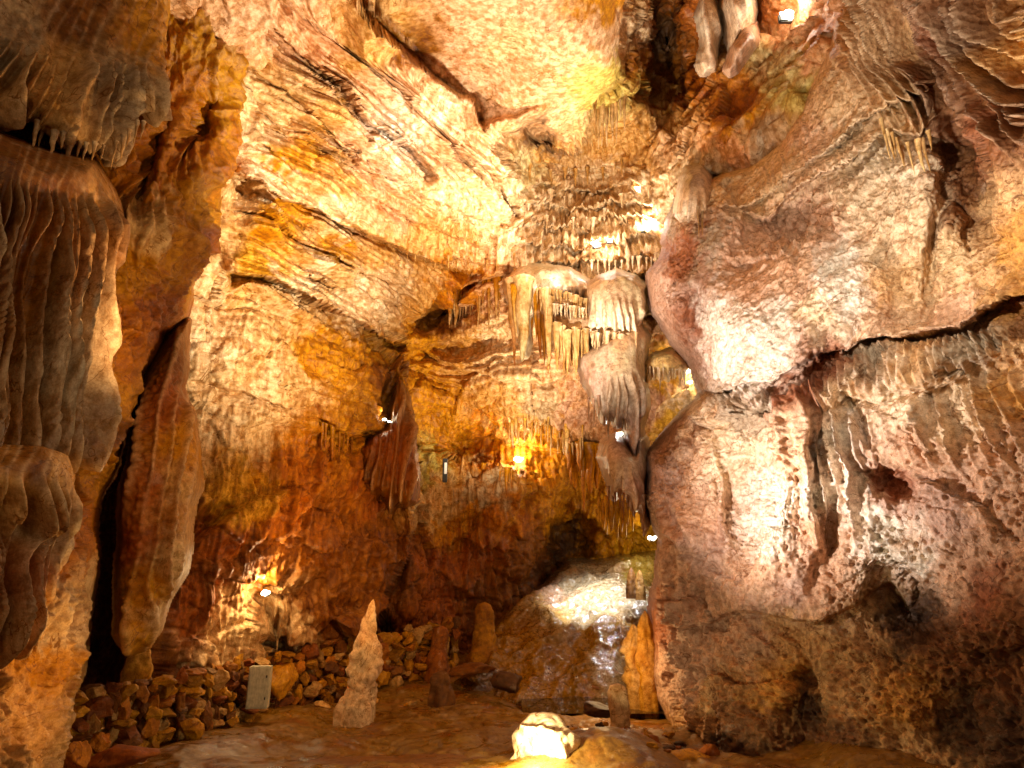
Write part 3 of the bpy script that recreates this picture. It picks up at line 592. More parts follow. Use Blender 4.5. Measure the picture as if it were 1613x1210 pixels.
drapery('flowstone_drapery', 'tall dark drapery with smooth rounded shoulder above long parallel folds at left edge', 'drapery',
        [(-500, 200), (0, 205), (50, 225), (95, 240), (150, 252), (182, 300), (198, 350), (195, 400), (172, 440), (160, 500), (140, 560), (125, 640), (112, 718), (60, 725), (-500, 740)],
        [(0, 260, 5.2), (90, 280, 5.6), (180, 350, 6.3), (100, 420, 5.8), (0, 500, 5.2), (110, 600, 6.0), (100, 720, 6.1), (0, 720, 5.3), (-400, 300, 3.6), (-400, 700, 3.7)],
        [(60, 260, 'brown'), (120, 300, 'brown'), (160, 300, 'tan'), (180, 370, 'brown'), (60, 330, 'brown'), (60, 450, 'brown'), (130, 500, 'grey'), (20, 500, 'brown'), (90, 620, 'grey'), (30, 650, 'brown')], 17, .40, seed=53, V=(560, -1700), R0=2200, top_y=[(-100, 270), (30, 285), (110, 300), (200, 310)], group=GL, sharp=1.3, wig=.5, stretch=12,
        extra=lambda px, py: -.2*blob(px, py, 90, 300, 120, 80, 15, .9))
drapery('flowstone_drapery', 'short drapery with brown rounded shoulder and fluted skirt low at the left edge', 'drapery',
        [(-500, 690), (0, 695), (60, 700), (105, 712), (118, 750), (112, 800), (95, 860), (80, 900), (62, 950), (40, 1000), (10, 1015), (-500, 1040)],
        [(0, 740, 4.9), (90, 740, 5.5), (100, 800, 5.7), (40, 950, 5.6), (0, 900, 5.2), (-400, 700, 3.6), (-400, 1000, 3.7)],
        [(50, 740, 'brown'), (100, 750, 'tan'), (20, 780, 'tan'), (80, 850, 'grey'), (20, 900, 'rust'), (50, 950, 'tan')], 16, .32, seed=55, V=(560, -900), R0=1750, top_y=[(-100, 740), (30, 745), (110, 760)], group=GL, sharp=1.2,
        extra=lambda px, py: -.2*blob(px, py, 50, 750, 90, 50, 10, .9))
drapery('hanging_flowstone', 'long rust brown flowstone blade hanging with ragged pale right edge and blunt foot', 'flowstone',
        [(245, 560), (262, 528), (296, 508), (296, 560), (290, 610), (306, 640), (310, 700), (314, 760), (306, 840), (288, 900), (262, 950), (250, 985), (232, 1015), (205, 1026), (184, 1000), (178, 940), (186, 860), (196, 770), (212, 680), (226, 610)],
        [(270, 540, 9.8), (240, 700, 9.1), (300, 700, 9.5), (220, 850, 8.9), (290, 850, 9.3), (215, 1010, 8.9), (180, 900, 9.0), (300, 560, 9.8)],
        [(270, 560, 'brown'), (250, 640, 'rust'), (240, 760, 'rust'), (220, 860, 'rust'), (270, 760, 'tan'), (300, 800, 'tan'), (265, 880, 'sand'), (290, 700, 'ochre'), (230, 930, 'ochre'), (210, 990, 'ochre'), (245, 970, 'sand')], 26, .16, roll=34, rollm=1.0, seed=57, V=(500, -900), R0=1750, coral=.10, mat='pillar', edge=9)
# mid-left curtain on the far edge of the left wall
drapery('flowstone_drapery', 'dark brown pointed curtain with long ribs hanging by the small twin lamps', 'drapery',
        [(628, 592), (636, 600), (644, 650), (650, 700), (656, 745), (654, 790), (640, 800), (628, 790), (616, 806), (600, 780), (590, 800), (574, 770), (560, 790), (556, 740), (566, 700), (590, 684), (612, 676), (618, 640)],
        [(632, 620, 15.4), (600, 700, 14.9), (645, 740, 15.0), (570, 720, 15.2), (610, 790, 15.1)],
        [(630, 640, 'brown'), (600, 700, 'rust'), (640, 740, 'rust'), (580, 760, 'brown'), (620, 780, 'brown')], 13, .34, roll=18, rollm=.8, seed=61, sharp=1.2, edge=3, V=(680, 200), R0=530, wig=.3)
# ---- draperies and shelves of the central cascade
GC = 'pale calcite draperies of the central cascade'
def cas(label, poly, Y, cols, spacing=11, amp=.2, seed=0, ty=None, roll=16, rollm=.7, bulge=0, **k):
    cx = sum(p[0] for p in poly)/len(poly); y0 = min(p[1] for p in poly); y1 = max(p[1] for p in poly); x0 = min(p[0] for p in poly); x1 = max(p[0] for p in poly)
    ex = lambda px, py: -bulge*blob(px, py, cx, y0*.7+y1*.3, (x1-x0)*.4, (y1-y0)*.35, 0, .7)
    return drapery('flowstone_drapery', label, 'drapery', poly, [(x0, y0, Y+.35), (x1, y0, Y+.35), (x0, y1, Y), (x1, y1, Y), (cx, (y0+y1)/2, Y-.1)], cols, spacing, amp, roll=roll, rollm=rollm, seed=seed,
                   top_y=ty or [(x0, y0+(y1-y0)*.3), (x1, y0+(y1-y0)*.3)], group=GC, mat='cal', edge=7, extra=ex, sharp=1.1, wig=.55, gain=1.2, **k)
def scallop(x0, x1, y, n, d, sl=0.0):
    """right-to-left pointed lower edge"""
    pts = []
    for i in range(n):
        xa = x1+(x0-x1)*(i+.25)/n; xb = x1+(x0-x1)*(i+.75)/n
        r = random.uniform(.4, 1.2)
        pts += [(xa, y+sl*(xa-x0)), (xb, y+sl*(xb-x0)+d*r)]
    return pts
cas('wide fringed shelf above the longest stalactites, greenish cream top', [(795, 440), (815, 424), (850, 420), (900, 428), (930, 440), (935, 470)]+scallop(842, 930, 462, 9, 16)+[(835, 500), (828, 560), (818, 500), (806, 480), (797, 465)], 15.1,
    [(800, 440, 'tan'), (850, 430, 'paleg'), (920, 440, 'tan'), (820, 480, 'sand'), (870, 460, 'ivory'), (825, 520, 'paleg')], seed=71, bulge=.2, amp=.28)
cas('narrow middle shelf with short fringe between two longer ones', [(856, 470), (880, 466), (910, 475), (926, 486), (926, 492)]+scallop(870, 924, 486, 8, 8), 15.0, [(880, 470, 'tan'), (900, 485, 'ivory')], seed=72, spacing=7, amp=.12, bulge=.3, roll=9)
cas('curved lower shelf with long pointed folds', [(868, 495), (890, 490), (930, 492), (950, 500), (965, 520)]+scallop(880, 960, 522, 10, 30, -.02)+[(872, 510)], 14.8, [(890, 495, 'tan'), (930, 500, 'cream'), (900, 530, 'sand'), (950, 540, 'ivory')], seed=73, spacing=9, amp=.28, bulge=.25, roll=8)
cas('rounded cream dome of flowstone with pale green stain', [(925, 450), (940, 436), (970, 428), (1000, 436), (1018, 452), (1020, 480), (1010, 500)]+scallop(925, 1004, 520, 10, 28, .1), 14.6, [(960, 440, 'tan'), (990, 450, 'paleg'), (1000, 470, 'paleg'), (950, 480, 'cream'), (980, 510, 'ivory')], seed=74, spacing=11, amp=.3, bulge=.35, roll=12)
cas('broad mauve grey apron of flowstone ending in a long ragged skirt', [(915, 560), (940, 545), (975, 520), (1005, 510), (1022, 530), (1016, 560), (1012, 600), (1018, 640), (1010, 680), (1004, 735), (996, 750), (990, 700), (982, 660), (972, 670), (962, 650), (952, 665), (942, 640), (932, 620), (920, 600), (910, 580)], 14.3,
    [(950, 560, 'grey'), (980, 540, 'tan'), (1000, 560, 'paleg'), (930, 600, 'mauve'), (980, 620, 'grey'), (1000, 680, 'mauve')], seed=77, spacing=11, amp=.28, bulge=.5, roll=16)
cas('mauve bulb shaped drapery hanging under the apron', [(946, 720), (950, 696), (970, 688), (985, 700), (1000, 715), (1004, 690), (1014, 690), (1020, 740), (1016, 780), (1022, 830), (1014, 850), (1006, 800), (998, 812), (990, 780), (978, 770), (968, 785), (962, 780), (952, 750)], 14.2,
    [(960, 710, 'mauve'), (980, 740, 'grey'), (1000, 780, 'mauve'), (1010, 820, 'brown')], seed=78, spacing=10, amp=.2, bulge=.5, roll=14)
cas('yellow fringed shelf in the niche beside the right wall', [(1014, 572), (1030, 558), (1060, 552), (1078, 565), (1086, 580)]+scallop(1016, 1082, 582, 6, 18), 14.6, [(1040, 560, 'green'), (1060, 570, 'yellow'), (1030, 590, 'yellow')], seed=79, spacing=9, amp=.18, bulge=.3, roll=10)
cas('grey cream pillar of flowstone left of the right wall curtain', [(1066, 300), (1080, 262), (1108, 255), (1122, 280), (1130, 320), (1120, 350), (1108, 345), (1098, 380), (1085, 350), (1072, 352), (1062, 340)], 12.2, [(1090, 280, 'grey'), (1080, 320, 'cream'), (1110, 320, 'tan')], seed=80, spacing=13, amp=.14, bulge=.4, roll=18)
cas('tall cream flowstone column high between rust red walls', [(1098, -60), (1118, -60), (1126, 0), (1134, 40), (1132, 90), (1130, 115), (1108, 116), (1100, 100), (1104, 60)], 12.2, [(1115, 20, 'ivory'), (1118, 80, 'cream')], seed=81, spacing=12, amp=.12, bulge=.4, roll=14)
cas('cream folded column left of the top lamp', [(1142, -80), (1185, -80), (1192, 0), (1190, 36), (1178, 60), (1162, 78), (1150, 100), (1143, 60), (1140, 20)], 11.6, [(1165, 0, 'ivory'), (1170, 40, 'cream')], seed=82, spacing=16, amp=.14, bulge=.4, roll=18)
cas('orange brown leaning flow under the cream folded column', [(1142, 110), (1152, 70), (1172, 40), (1192, 34), (1196, 62), (1180, 85), (1160, 112), (1150, 118)], 11.2, [(1170, 60, 'peach'), (1150, 100, 'pink')], seed=83, spacing=16, amp=.08, bulge=.4, roll=16)

# ------------------------------------------------------------------ stalactites and stalagmites
def spike(name, top, tip, r, mat, col, seed, sides=9, rings=16, pw=.75, lump=.18, flat=1.0, col2=None):
    """stalactite from its root to its tip"""
    top = np.array(top, float); tip = np.array(tip, float)
    ax = tip-top; L = np.linalg.norm(ax); ax /= L
    e1 = np.cross(ax, [0, 1, 0.01]); e1 /= np.linalg.norm(e1); e2 = np.cross(ax, e1)
    rs = np.random.RandomState(seed)
    t = np.linspace(0, 1, rings); th = np.linspace(0, 2*np.pi, sides, endpoint=False)
    T, TH = np.meshgrid(t, th, indexing='ij')
    R = r*((1-T)**pw*.92+.05)*(1+.35*np.exp(-T*20))
    ph = rs.rand()*9
    R = R*(1+lump*perlin(np.cos(TH)*1.5+ph, np.sin(TH)*1.5, T*L/(r*3+.02)+ph)*2)
    bx = r*.5*(perlin(t*2.5+ph, 0*t, 0*t+.5)); by = r*.5*(perlin(t*2.5+ph+9, 0*t, 0*t+.5)); bx -= bx[0]; by -= by[0]
    V = top+T[..., None]*L*ax+(R*np.cos(TH)+bx[:, None])[..., None]*e1+(R*np.sin(TH)*flat+by[:, None])[..., None]*e2
    V = V.reshape(-1, 3)
    idx = np.arange(rings*sides).reshape(rings, sides); nx = np.roll(idx, -1, 1)
    F = np.stack([idx[:-1], idx[1:], nx[1:], nx[:-1]], -1).reshape(-1, 4)
    c = np.array(C(col))*rs.uniform(.8, 1.15); c2 = np.array(C(col2 or col))
    cc = (c[None]*(1-T[..., None])+c2[None]*T[..., None]).reshape(-1, 3)
    return mesh_np(name, V, F, M[mat], np.clip(cc, .01, .9), origin=top)
SEED = [100]
ORD = 'first second third fourth fifth sixth seventh eighth ninth tenth eleventh twelfth thirteenth fourteenth fifteenth sixteenth seventeenth eighteenth nineteenth twentieth 21st 22nd 23rd 24th'.split()
def fringe(pts, n, lmin, lmax, Y, rpx, col, label, group, dY=.2, lean=0.0, jit=4, col2=None, pw=.75, up=8):
    P_ = np.array(pts, float); s = np.concatenate([[0], np.cumsum(np.hypot(*np.diff(P_, axis=0).T))])
    for i in range(n):
        t = (i+random.uniform(.2, .8))/n*s[-1]
        x = np.interp(t, s, P_[:, 0]); y = np.interp(t, s, P_[:, 1])+random.uniform(-jit, jit)
        ck = .5+.5*math.sin(i*1.9+lmax)*math.sin(i*.7+lmin); l = lmin*.7+(lmax*1.1-lmin*.7)*(.35*random.random()+.65*ck*random.random()**.6)
        y_ = (Y if Y else float(s0_depth(np.array([[x]], np.float32), np.array([[y-3]], np.float32))[0, 0])-.15)+random.uniform(-dY, dY)
        tp = at(x, y-up, y_); bt = at(x+lean*l, y+l, y_)
        bt = (tp[0]+(bt[0]-tp[0])*.6+lean*0, tp[1], bt[2])
        r = rpx*random.uniform(.45, 1.25)*y_/F0*(.6+.9*l/lmax)
        SEED[0] += 1
        o = spike('stalactite', tp, bt, r, 'stal', col, SEED[0], col2=col2, pw=pw)
        tag(o, ORD[i]+' from left, '+label, 'stalactite', group)
fringe([(706, 468), (740, 452), (790, 446)], 20, 25, 95, None, 4.6, 'orange', 'thin orange stalactite under the ledge left of the long central ones', 'orange stalactites under the left ledge', col2='sand')
def one(label, x, y0, y1, Y, r, col, col2=None, x1=None, mat='stal', pw=.75, **k):
    tp = at(x, y0, Y); b = at(x1 if x1 is not None else x, y1, Y)
    SEED[0] += 1
    return tag(spike('stalactite', tp, b, r*Y/F0, mat, col, SEED[0], col2=col2, pw=pw, sides=12, rings=24, **k), label, 'stalactite')
fringe([(815, 300), (880, 310), (960, 318), (1030, 300)], 14, 10, 30, None, 3.4, 'cream', 'small cream stalactite on the middle tier of the cascade', 'middle tier of the cascade', jit=5, up=5)
fringe([(820, 262), (880, 275), (960, 265), (1010, 250)], 10, 10, 30, None, 3.6, 'tan', 'small tan stalactite on the top tier of the cascade under the ceiling', 'top tier of the cascade', jit=5, up=5)
fringe([(815, 452), (850, 470), (875, 480)], 9, 60, 110, 15.3, 5, 'ochre', 'long ochre stalactite in shadow behind the pale green one', 'long stalactites behind the pale green one', col2='rust', jit=6)
one('longest rust brown stalactite left of the pale green column', 803, 440, 578, 15.2, 8, 'sand', 'rust', x1=811)
one('thick pale green stalactite in the middle of the curtain', 824, 440, 572, 14.9, 16, 'sand', 'paleg', x1=822, pw=.55)
one('slim ochre stalactite hugging the left side of the pale green one', 812, 450, 530, 15.1, 7, 'ochre', 'sand', x1=814)
one('tapering dark brown stalactite right of the pale green one', 846, 460, 566, 15.3, 8, 'brown', 'rust', x1=852)
one('long pointed tan stalactite reaching lowest of the right group', 862, 470, 588, 14.8, 10, 'sand', 'tan', x1=866)
one('second dark stalactite between two tan ones', 856, 470, 575, 15.2, 7, 'brown', 'brown', x1=858)
fringe([(845, 462), (880, 466), (925, 480)], 18, 18, 46, 14.8, 3.6, 'sand', 'short cream stalactite fringing the wide upper shelf', 'fringe of the upper shelf', jit=2)
fringe([(868, 486), (925, 494)], 12, 8, 18, 14.7, 2.8, 'ivory', 'tiny ivory stalactite fringing the narrow middle shelf', 'fringe of the middle shelf', jit=1)
fringe([(872, 520), (900, 528), (925, 530)], 16, 34, 92, 14.55, 4.6, 'sand', 'pointed tan stalactite below the curved lower shelf', 'stalactites of the lower shelf', col2='tan')
fringe([(930, 528), (985, 535), (1005, 530)], 18, 20, 44, 14.3, 4.0, 'ivory', 'slim ivory stalactite below the rounded dome', 'stalactites of the dome', col2='cream')
fringe([(930, 420), (1040, 410)], 12, 8, 18, 14.8, 2.6, 'ivory', 'small ivory stalactite under the tan ledge beside the right wall', 'fringe of the tan ledge', jit=3)
fringe([(820, 330), (860, 345), (900, 345), (1000, 340), (1040, 330)], 14, 10, 26, None, 3.0, 'ivory', 'small cream stalactite on the cascade near the lamps', 'stalactites around the upper lamps', jit=10)
fringe([(600, 385), (680, 410), (780, 415), (820, 400)], 14, 8, 30, None, 1.8, 'tan', 'tiny thin stalactite along the lower bedding edge', 'stalactites along the bedding edge', jit=8)
fringe([(935, 170), (985, 150)], 9, 30, 110, None, 4.5, 'tan', 'long brown ribbed stalactite in the recess right of the ceiling slab', 'stalactites right of the ceiling slab', col2='cream', jit=8)
fringe([(800, 660), (830, 668), (880, 680), (920, 690)], 24, 14, 50, None, 3.0, 'yellow', 'thin glowing yellow stalactite above the back lamp', 'stalactites above the back lamp', col2='ivory', jit=14)
fringe([(890, 705), (945, 710)], 9, 40, 110, None, 7, 'ochre', 'thick ochre stalactite hanging in the dark gap beside the grey drapery', 'stalactites in the dark gap', col2='orange', pw=.45)
fringe([(760, 735), (860, 755)], 12, 20, 60, None, 4, 'ochre', 'short brown stalactite on the rim of the back shelf', 'stalactites on the back shelf rim', col2='rust')
fringe([(925, 630), (1010, 650)], 12, 20, 60, 14.1, 3.5, 'mauve', 'ragged mauve stalactite on the skirt of the grey apron', 'stalactites of the grey apron', col2='grey')
fringe([(955, 770), (1015, 790)], 10, 20, 60, 14.0, 3.5, 'mauve', 'ragged grey stalactite below the bulb shaped drapery', 'stalactites of the bulb drapery', col2='brown')
fringe([(940, 790), (1000, 800)], 9, 30, 70, 19.5, 5, 'ochre', 'amber stalactite over the top of the white mound', 'stalactites over the mound', col2='yellow', pw=.5)
fringe([(505, 672), (560, 690), (600, 700)], 14, 20, 80, None, 3.0, 'ochre', 'slender rust stalactite on the left wall curtain', 'stalactites of the left wall curtain', col2='orange')
fringe([(1020, 585), (1080, 590)], 8, 10, 26, 14.5, 2.6, 'ivory', 'tiny yellow stalactite in the lit niche beside the right wall', 'stalactites in the lit niche', jit=2)
fringe([(1098, 340), (1128, 360), (1160, 345)], 12, 14, 66, 11.9, 3.4, 'grey', 'twisted grey stalactite at the left end of the right wall curtain', 'stalactites at the curtain end', col2='tan', jit=6)
fringe([(1385, 195), (1420, 235), (1470, 215)], 9, 20, 70, 7.8, 5, 'sand', 'tan pointed stalactite under the great upper right curtain', 'stalactites under the upper right curtain', jit=6, lean=.3)
fringe([(50, 195), (120, 230), (170, 235), (235, 190)], 14, 14, 60, 6.1, 5, 'grey', 'grey brown stalactite on the hem of the top left drapery', 'stalactites of the top left drapery', col2='tan', jit=6, lean=-.2)

def stalagmite(label, x, ytop, ybot, Y, prof, col, col2, lobes=(), lump=.25, mat='stone', tilt=0, name='stalagmite', sides=28, rings=54, coral=.03, foot_ext=.5):
    """prof: (t from foot to top, half width in px)"""
    foot = np.array(at(x, ybot, Y)); top = np.array(at(x, ytop, Y)); Hh = top[2]-foot[2]
    t = np.linspace(0, 1, rings); th = np.linspace(0, 2*np.pi, sides, endpoint=False)
    T, TH = np.meshgrid(t, th, indexing='ij')
    rr = np.interp(t, [p[0] for p in prof], [p[1] for p in prof])*Y/F0
    rr[-1] = .002
    SEED[0] += 1; ph = SEED[0]*1.37
    R = rr[:, None]*(1+lump*1.6*perlin(np.cos(TH)*1.2+ph, np.sin(TH)*1.2, T*Hh*2.2)+lump*.8*perlin(np.cos(TH)*3+ph, np.sin(TH)*3, T*Hh*6))
    z = foot[2]+T*Hh-foot_ext*(T < .01)
    ox = tilt*T*Hh+.04*Hh*perlin(T*2.2+ph, .3, .3)*T
    V = np.stack([foot[0]+ox+R*np.cos(TH), foot[1]+R*np.sin(TH)*.85, z], -1)
    w = worley(V, 10.0)
    nrm = np.stack([np.cos(TH), np.sin(TH), 0*TH], -1)
    V = V+nrm*(coral*np.clip(.7-w, 0, 1)*np.minimum(1, rr[:, None]*8))[..., None]
    idx = np.arange(rings*sides).reshape(rings, sides); nx = np.roll(idx, -1, 1)
    F = np.stack([idx[:-1], nx[:-1], nx[1:], idx[1:]], -1).reshape(-1, 4)
    n = (perlin(V[..., 0]*3, V[..., 1]*3, V[..., 2]*2)*.5+.5)[..., None]
    cc = C(col)*(1-n)+C(col2)*n
    o = mesh_np(name, V.reshape(-1, 3), F, M[mat], cc.reshape(-1, 3), origin=foot)
    return o

# ================================================================== FLOOR, POOL, MOUND
def floor_z(x, y):
    P = np.stack([x, y, 0*x], -1)
    z = fbm(P, .25, 4)*.28+fbm(P, .8, 4, .5)*.16
    z = z + (fbm(P*np.array([.5, 1.3, 1]), .7, 3, ridged=True)-.4)*.06
    z = z + .75*sstep(15, 21, y)*sstep(1.5, -2, x)                    # rises towards the back left
    z = z + .42*np.exp(-(((x-1.0)/.9)**2+((y-10.3)/1.0)**2)) - .10    # low hump behind the lit rock
    z = z - .5*np.exp(-(((x-2.9)/2.6)**2+((y-16.6)/1.5)**2)) + .3*sstep(3.2, 4.5, x)*sstep(14, 11, y)
    tr = fbm(P, .6, 3, off=4)*6; f = tr-np.floor(tr)
    z = z + .03*(np.floor(tr)+sstep(.75, 1, f))                        # rimstone terraces
    z = z + fbm(P, 4, 4, .55)*.022
    return z
gx = np.concatenate([np.arange(-16, -7.5, .12), np.arange(-7.5, 6.5, .022), np.arange(6.5, 14, .12)]); gy = np.concatenate([np.arange(-3, 7.5, .12), np.arange(7.5, 16, .03), np.arange(16, 27, .07)])
X, Yg = np.meshgrid(gx, gy); Z = floor_z(X, Yg)
V = np.stack([X, Yg, Z], -1)
# back to picture plan for colours
n1 = (fbm(V, .5, 4, off=7)*.5+.5)[..., None]; n2 = sstep(.5, .68, fbm(V, 1.4, 4, off=17)*.5+.5)[..., None]
fc = C('ochre')*.44*(1-n1)+C('tan')*.40*n1; fc = fc*(1-n2)+C('brown')*n2
idx = np.arange(X.size).reshape(X.shape)
Fq = np.stack([idx[:-1, :-1], idx[:-1, 1:], idx[1:, 1:], idx[1:, :-1]], -1).reshape(-1, 4)
o = mesh_np('cave_floor', V.reshape(-1, 3), Fq, M['floor'], fc.reshape(-1, 3), origin=(0, 0, 0)); tag(o, kind='structure')
# pool
mw = bpy.data.materials.new('pool_water'); mw.use_nodes = True
b = mw.node_tree.nodes['Principled BSDF']; b.inputs['Base Color'].default_value = (.05, .03, .012, 1); b.inputs['Roughness'].default_value = .04; b.inputs['IOR'].default_value = 1.33
nn = mw.node_tree.nodes.new('ShaderNodeTexNoise'); nn.inputs['Scale'].default_value = 3; bpn = mw.node_tree.nodes.new('ShaderNodeBump'); bpn.inputs['Strength'].default_value = .06; bpn.inputs['Distance'].default_value = .02
mw.node_tree.links.new(nn.outputs['Fac'], bpn.inputs['Height']); mw.node_tree.links.new(bpn.outputs[0], b.inputs['Normal'])
pv = [(x, y, 0) for y in (14.6, 18.6) for x in (.2, 5.6)]
o = mesh_np('pool_water', [(.2, 14.6, -.12), (5.6, 14.6, -.12), (5.6, 18.8, -.12), (.2, 18.8, -.12)], [[0, 1, 2, 3]], mw, origin=(3, 16.7, -.12)); tag(o, kind='structure')

# mound
mm = rock_mat('glistening_calcite', .5, .42, 30, wet=.2)
nt = mm.node_tree; bs = nt.nodes['Principled BSDF']; bs.inputs['Specular IOR Level'].default_value = 1.0
for l in list(bs.inputs['Roughness'].links): nt.links.remove(l)
bs.inputs['Roughness'].default_value = .16
vo = nt.nodes.new('ShaderNodeTexVoronoi'); vo.inputs['Scale'].default_value = 40
ge = nt.nodes.new('ShaderNodeNewGeometry'); nt.links.new(ge.outputs['Position'], vo.inputs['Vector'])
sb = nt.nodes.new('ShaderNodeVectorMath'); sb.operation = 'SUBTRACT'; sb.inputs[1].default_value = (.5, .5, .5); nt.links.new(vo.outputs['Color'], sb.inputs[0])
sc_ = nt.nodes.new('ShaderNodeVectorMath'); sc_.operation = 'SCALE'; sc_.inputs['Scale'].default_value = .62; nt.links.new(sb.outputs[0], sc_.inputs[0])
ad = nt.nodes.new('ShaderNodeVectorMath'); ad.operation = 'ADD'; nt.links.new(sc_.outputs[0], ad.inputs[0]); nt.links.new(bs.inputs['Normal'].links[0].from_socket, ad.inputs[1])
no = nt.nodes.new('ShaderNodeVectorMath'); no.operation = 'NORMALIZE'; nt.links.new(ad.outputs[0], no.inputs[0]); nt.links.new(no.outputs[0], bs.inputs['Normal'])
S3 = tps([(690, 1100, 17.2), (780, 1085, 17.2), (900, 1092, 17.0), (1040, 1092, 17.0), (900, 1040, 17.9), (1000, 1040, 17.9), (760, 1040, 18.2), (780, 980, 19.6), (900, 960, 19.6), (1010, 960, 19.4), (850, 935, 20.6), (900, 890, 22), (1020, 880, 22.2), (960, 860, 23), (1000, 910, 21.2)])
m_poly = [(770, 990), (800, 962), (830, 942), (862, 918), (896, 886), (960, 880), (1030, 868), (1060, 868), (1060, 1120), (700, 1120), (690, 1090), (730, 1060), (760, 1030)]
def m_h(px, py, P):
    wrp = P+.5*np.stack([fbm(P, .5, 2, off=3), fbm(P, .5, 2, off=13), 0*P[..., 0]], -1)
    sp = perlin(P[..., 0]*38, P[..., 1]*38, P[..., 2]*38)
    return fbm(wrp, .5, 3)*.45+(fbm(wrp, .8, 3, ridged=True)-.4)*.34+fbm(P, 3, 3)*.05+sp*.010
m_cols = [(960, 900, 'grey'), (900, 910, 'grey'), (870, 940, 'mauve'), (830, 960, 'tan'), (980, 950, 'grey'), (1010, 960, 'grey'), (920, 960, 'grey'), (880, 990, 'tan'), (930, 1010, 'ochre'), (980, 1010, 'ochre'), (800, 1010, 'ochre'), (850, 1040, 'ochre'), (900, 1060, 'ochre'), (960, 1060, 'cream'), (760, 1070, 'brown'), (1000, 890, 'green')]  # ochre paints in the amber-lit shade low down, cream the white glint
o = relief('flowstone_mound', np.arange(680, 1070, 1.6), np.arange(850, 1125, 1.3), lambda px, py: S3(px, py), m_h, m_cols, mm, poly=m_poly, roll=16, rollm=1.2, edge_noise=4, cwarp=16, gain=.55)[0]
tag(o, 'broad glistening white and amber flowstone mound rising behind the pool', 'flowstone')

# ================================================================== FORMATIONS ON THE FLOOR
o = stalagmite('', 566, 944, 1118, 14.0, [(0, 27), (.08, 22), (.25, 20), (.45, 19), (.58, 15), (.68, 9), (.85, 7), (.95, 4), (1, 1)], 'pink', 'cream', tilt=.06, lump=.42, coral=.06); tag(o, 'tall pale pointed stalagmite standing alone in front of the low stone wall', 'stalagmite')
o = stalagmite('', 976, 1076, 1160, 11.7, [(0, 17), (.1, 13), (.3, 12), (.6, 13), (.85, 12), (.95, 9), (1, 1)], 'sand', 'pink', lump=.2); tag(o, 'small blunt brown stalagmite with round head at the near pool edge', 'stalagmite')
o = stalagmite('', 694, 1056, 1100, 14.8, [(0, 17), (.3, 15), (.7, 13), (.9, 9), (1, 1)], 'dark', 'brown', lump=.3); tag(o, 'squat dark stump of a stalagmite right of the tall pale one', 'stalagmite')
o = stalagmite('', 690, 985, 1062, 17.6, [(0, 22), (.2, 15), (.5, 12), (.8, 12), (.93, 9), (1, 1)], 'brown', 'rust', lump=.25); tag(o, 'dark brown stalagmite standing before the right end of the stone wall', 'stalagmite')
o = stalagmite('', 762, 948, 1040, 18.6, [(0, 26), (.25, 17), (.55, 13), (.85, 13), (.95, 9), (1, 1)], 'brown', 'ochre', lump=.2); tag(o, 'round headed brown stalagmite at the left foot of the white mound', 'stalagmite')
o = stalagmite('', 996, 894, 938, 18.6, [(0, 9), (.3, 8), (.7, 6), (.88, 4), (1, 1)], 'dark', 'brown', lump=.25, foot_ext=.08); tag(o, 'left one of two small dark stumps on the white mound', 'stalagmite')
o = stalagmite('', 1009, 898, 940, 18.5, [(0, 8), (.3, 7), (.7, 5), (.88, 3.5), (1, 1)], 'brown', 'tan', lump=.25, foot_ext=.08); tag(o, 'right one of two small dark stumps on the white mound', 'stalagmite')
o = stalagmite('', 1004, 983, 1098, 15.2, [(0, 10), (.15, 12), (.35, 16), (.6, 18), (.75, 15), (.88, 11), (1, 1)], 'ochre', 'sand', lump=.55); tag(o, 'amber lobed stalagmite beside the right wall with narrow foot', 'stalagmite')
o = stalagmite('', 1024, 962, 1098, 15.0, [(0, 14), (.3, 14), (.6, 13), (.8, 10), (.93, 6), (1, 1)], 'tan', 'ochre', lump=.3); tag(o, 'slim pointed amber stalagmite squeezed against the right wall', 'stalagmite')
o = stalagmite('', 214, 1000, 1075, 11.6, [(0, 20), (.3, 16), (.7, 12), (1, 8)], 'ochre', 'tan', lump=.25, name='flowstone_column'); tag(o, 'short ochre rock column under the foot of the hanging blade', 'column')

# rocks
def rock_mesh(c, size, seed, sub=3, ang=.35, rot=0.0, flats=9):
    """one angular stone as vertices and faces"""
    rs = np.random.RandomState(seed)
    import bmesh
    bm = bmesh.new(); bmesh.ops.create_icosphere(bm, subdivisions=sub, radius=1)
    v = np.array([x.co[:] for x in bm.verts]); f = np.array([[q.index for q in x.verts] for x in bm.faces]); bm.free()
    for _ in range(flats):                                          # shear flats off it
        n = rs.normal(size=3); n /= np.linalg.norm(n); d = rs.uniform(.42, .85)
        k = v@n; v = v-np.clip(k-d, 0, 9)[:, None]*n*.98
    off = seed*1.7
    v = v*(1+ang*.35*perlin(v[:, 0]*1.7+off, v[:, 1]*1.7, v[:, 2]*1.7)+.08*perlin(v[:, 0]*5+off, v[:, 1]*5, v[:, 2]*5))[:, None]
    v = v*np.array(size); a = rs.uniform(-.5, .5)+rot; ca, sa = math.cos(a), math.sin(a)
    v = np.stack([v[:, 0]*ca-v[:, 1]*sa, v[:, 0]*sa+v[:, 1]*ca, v[:, 2]], -1)
    b_ = rs.uniform(-.35, .35); cb, sb = math.cos(b_), math.sin(b_)
    v = np.stack([v[:, 0]*cb-v[:, 2]*sb, v[:, 1], v[:, 0]*sb+v[:, 2]*cb], -1)
    return v+np.array(c), f
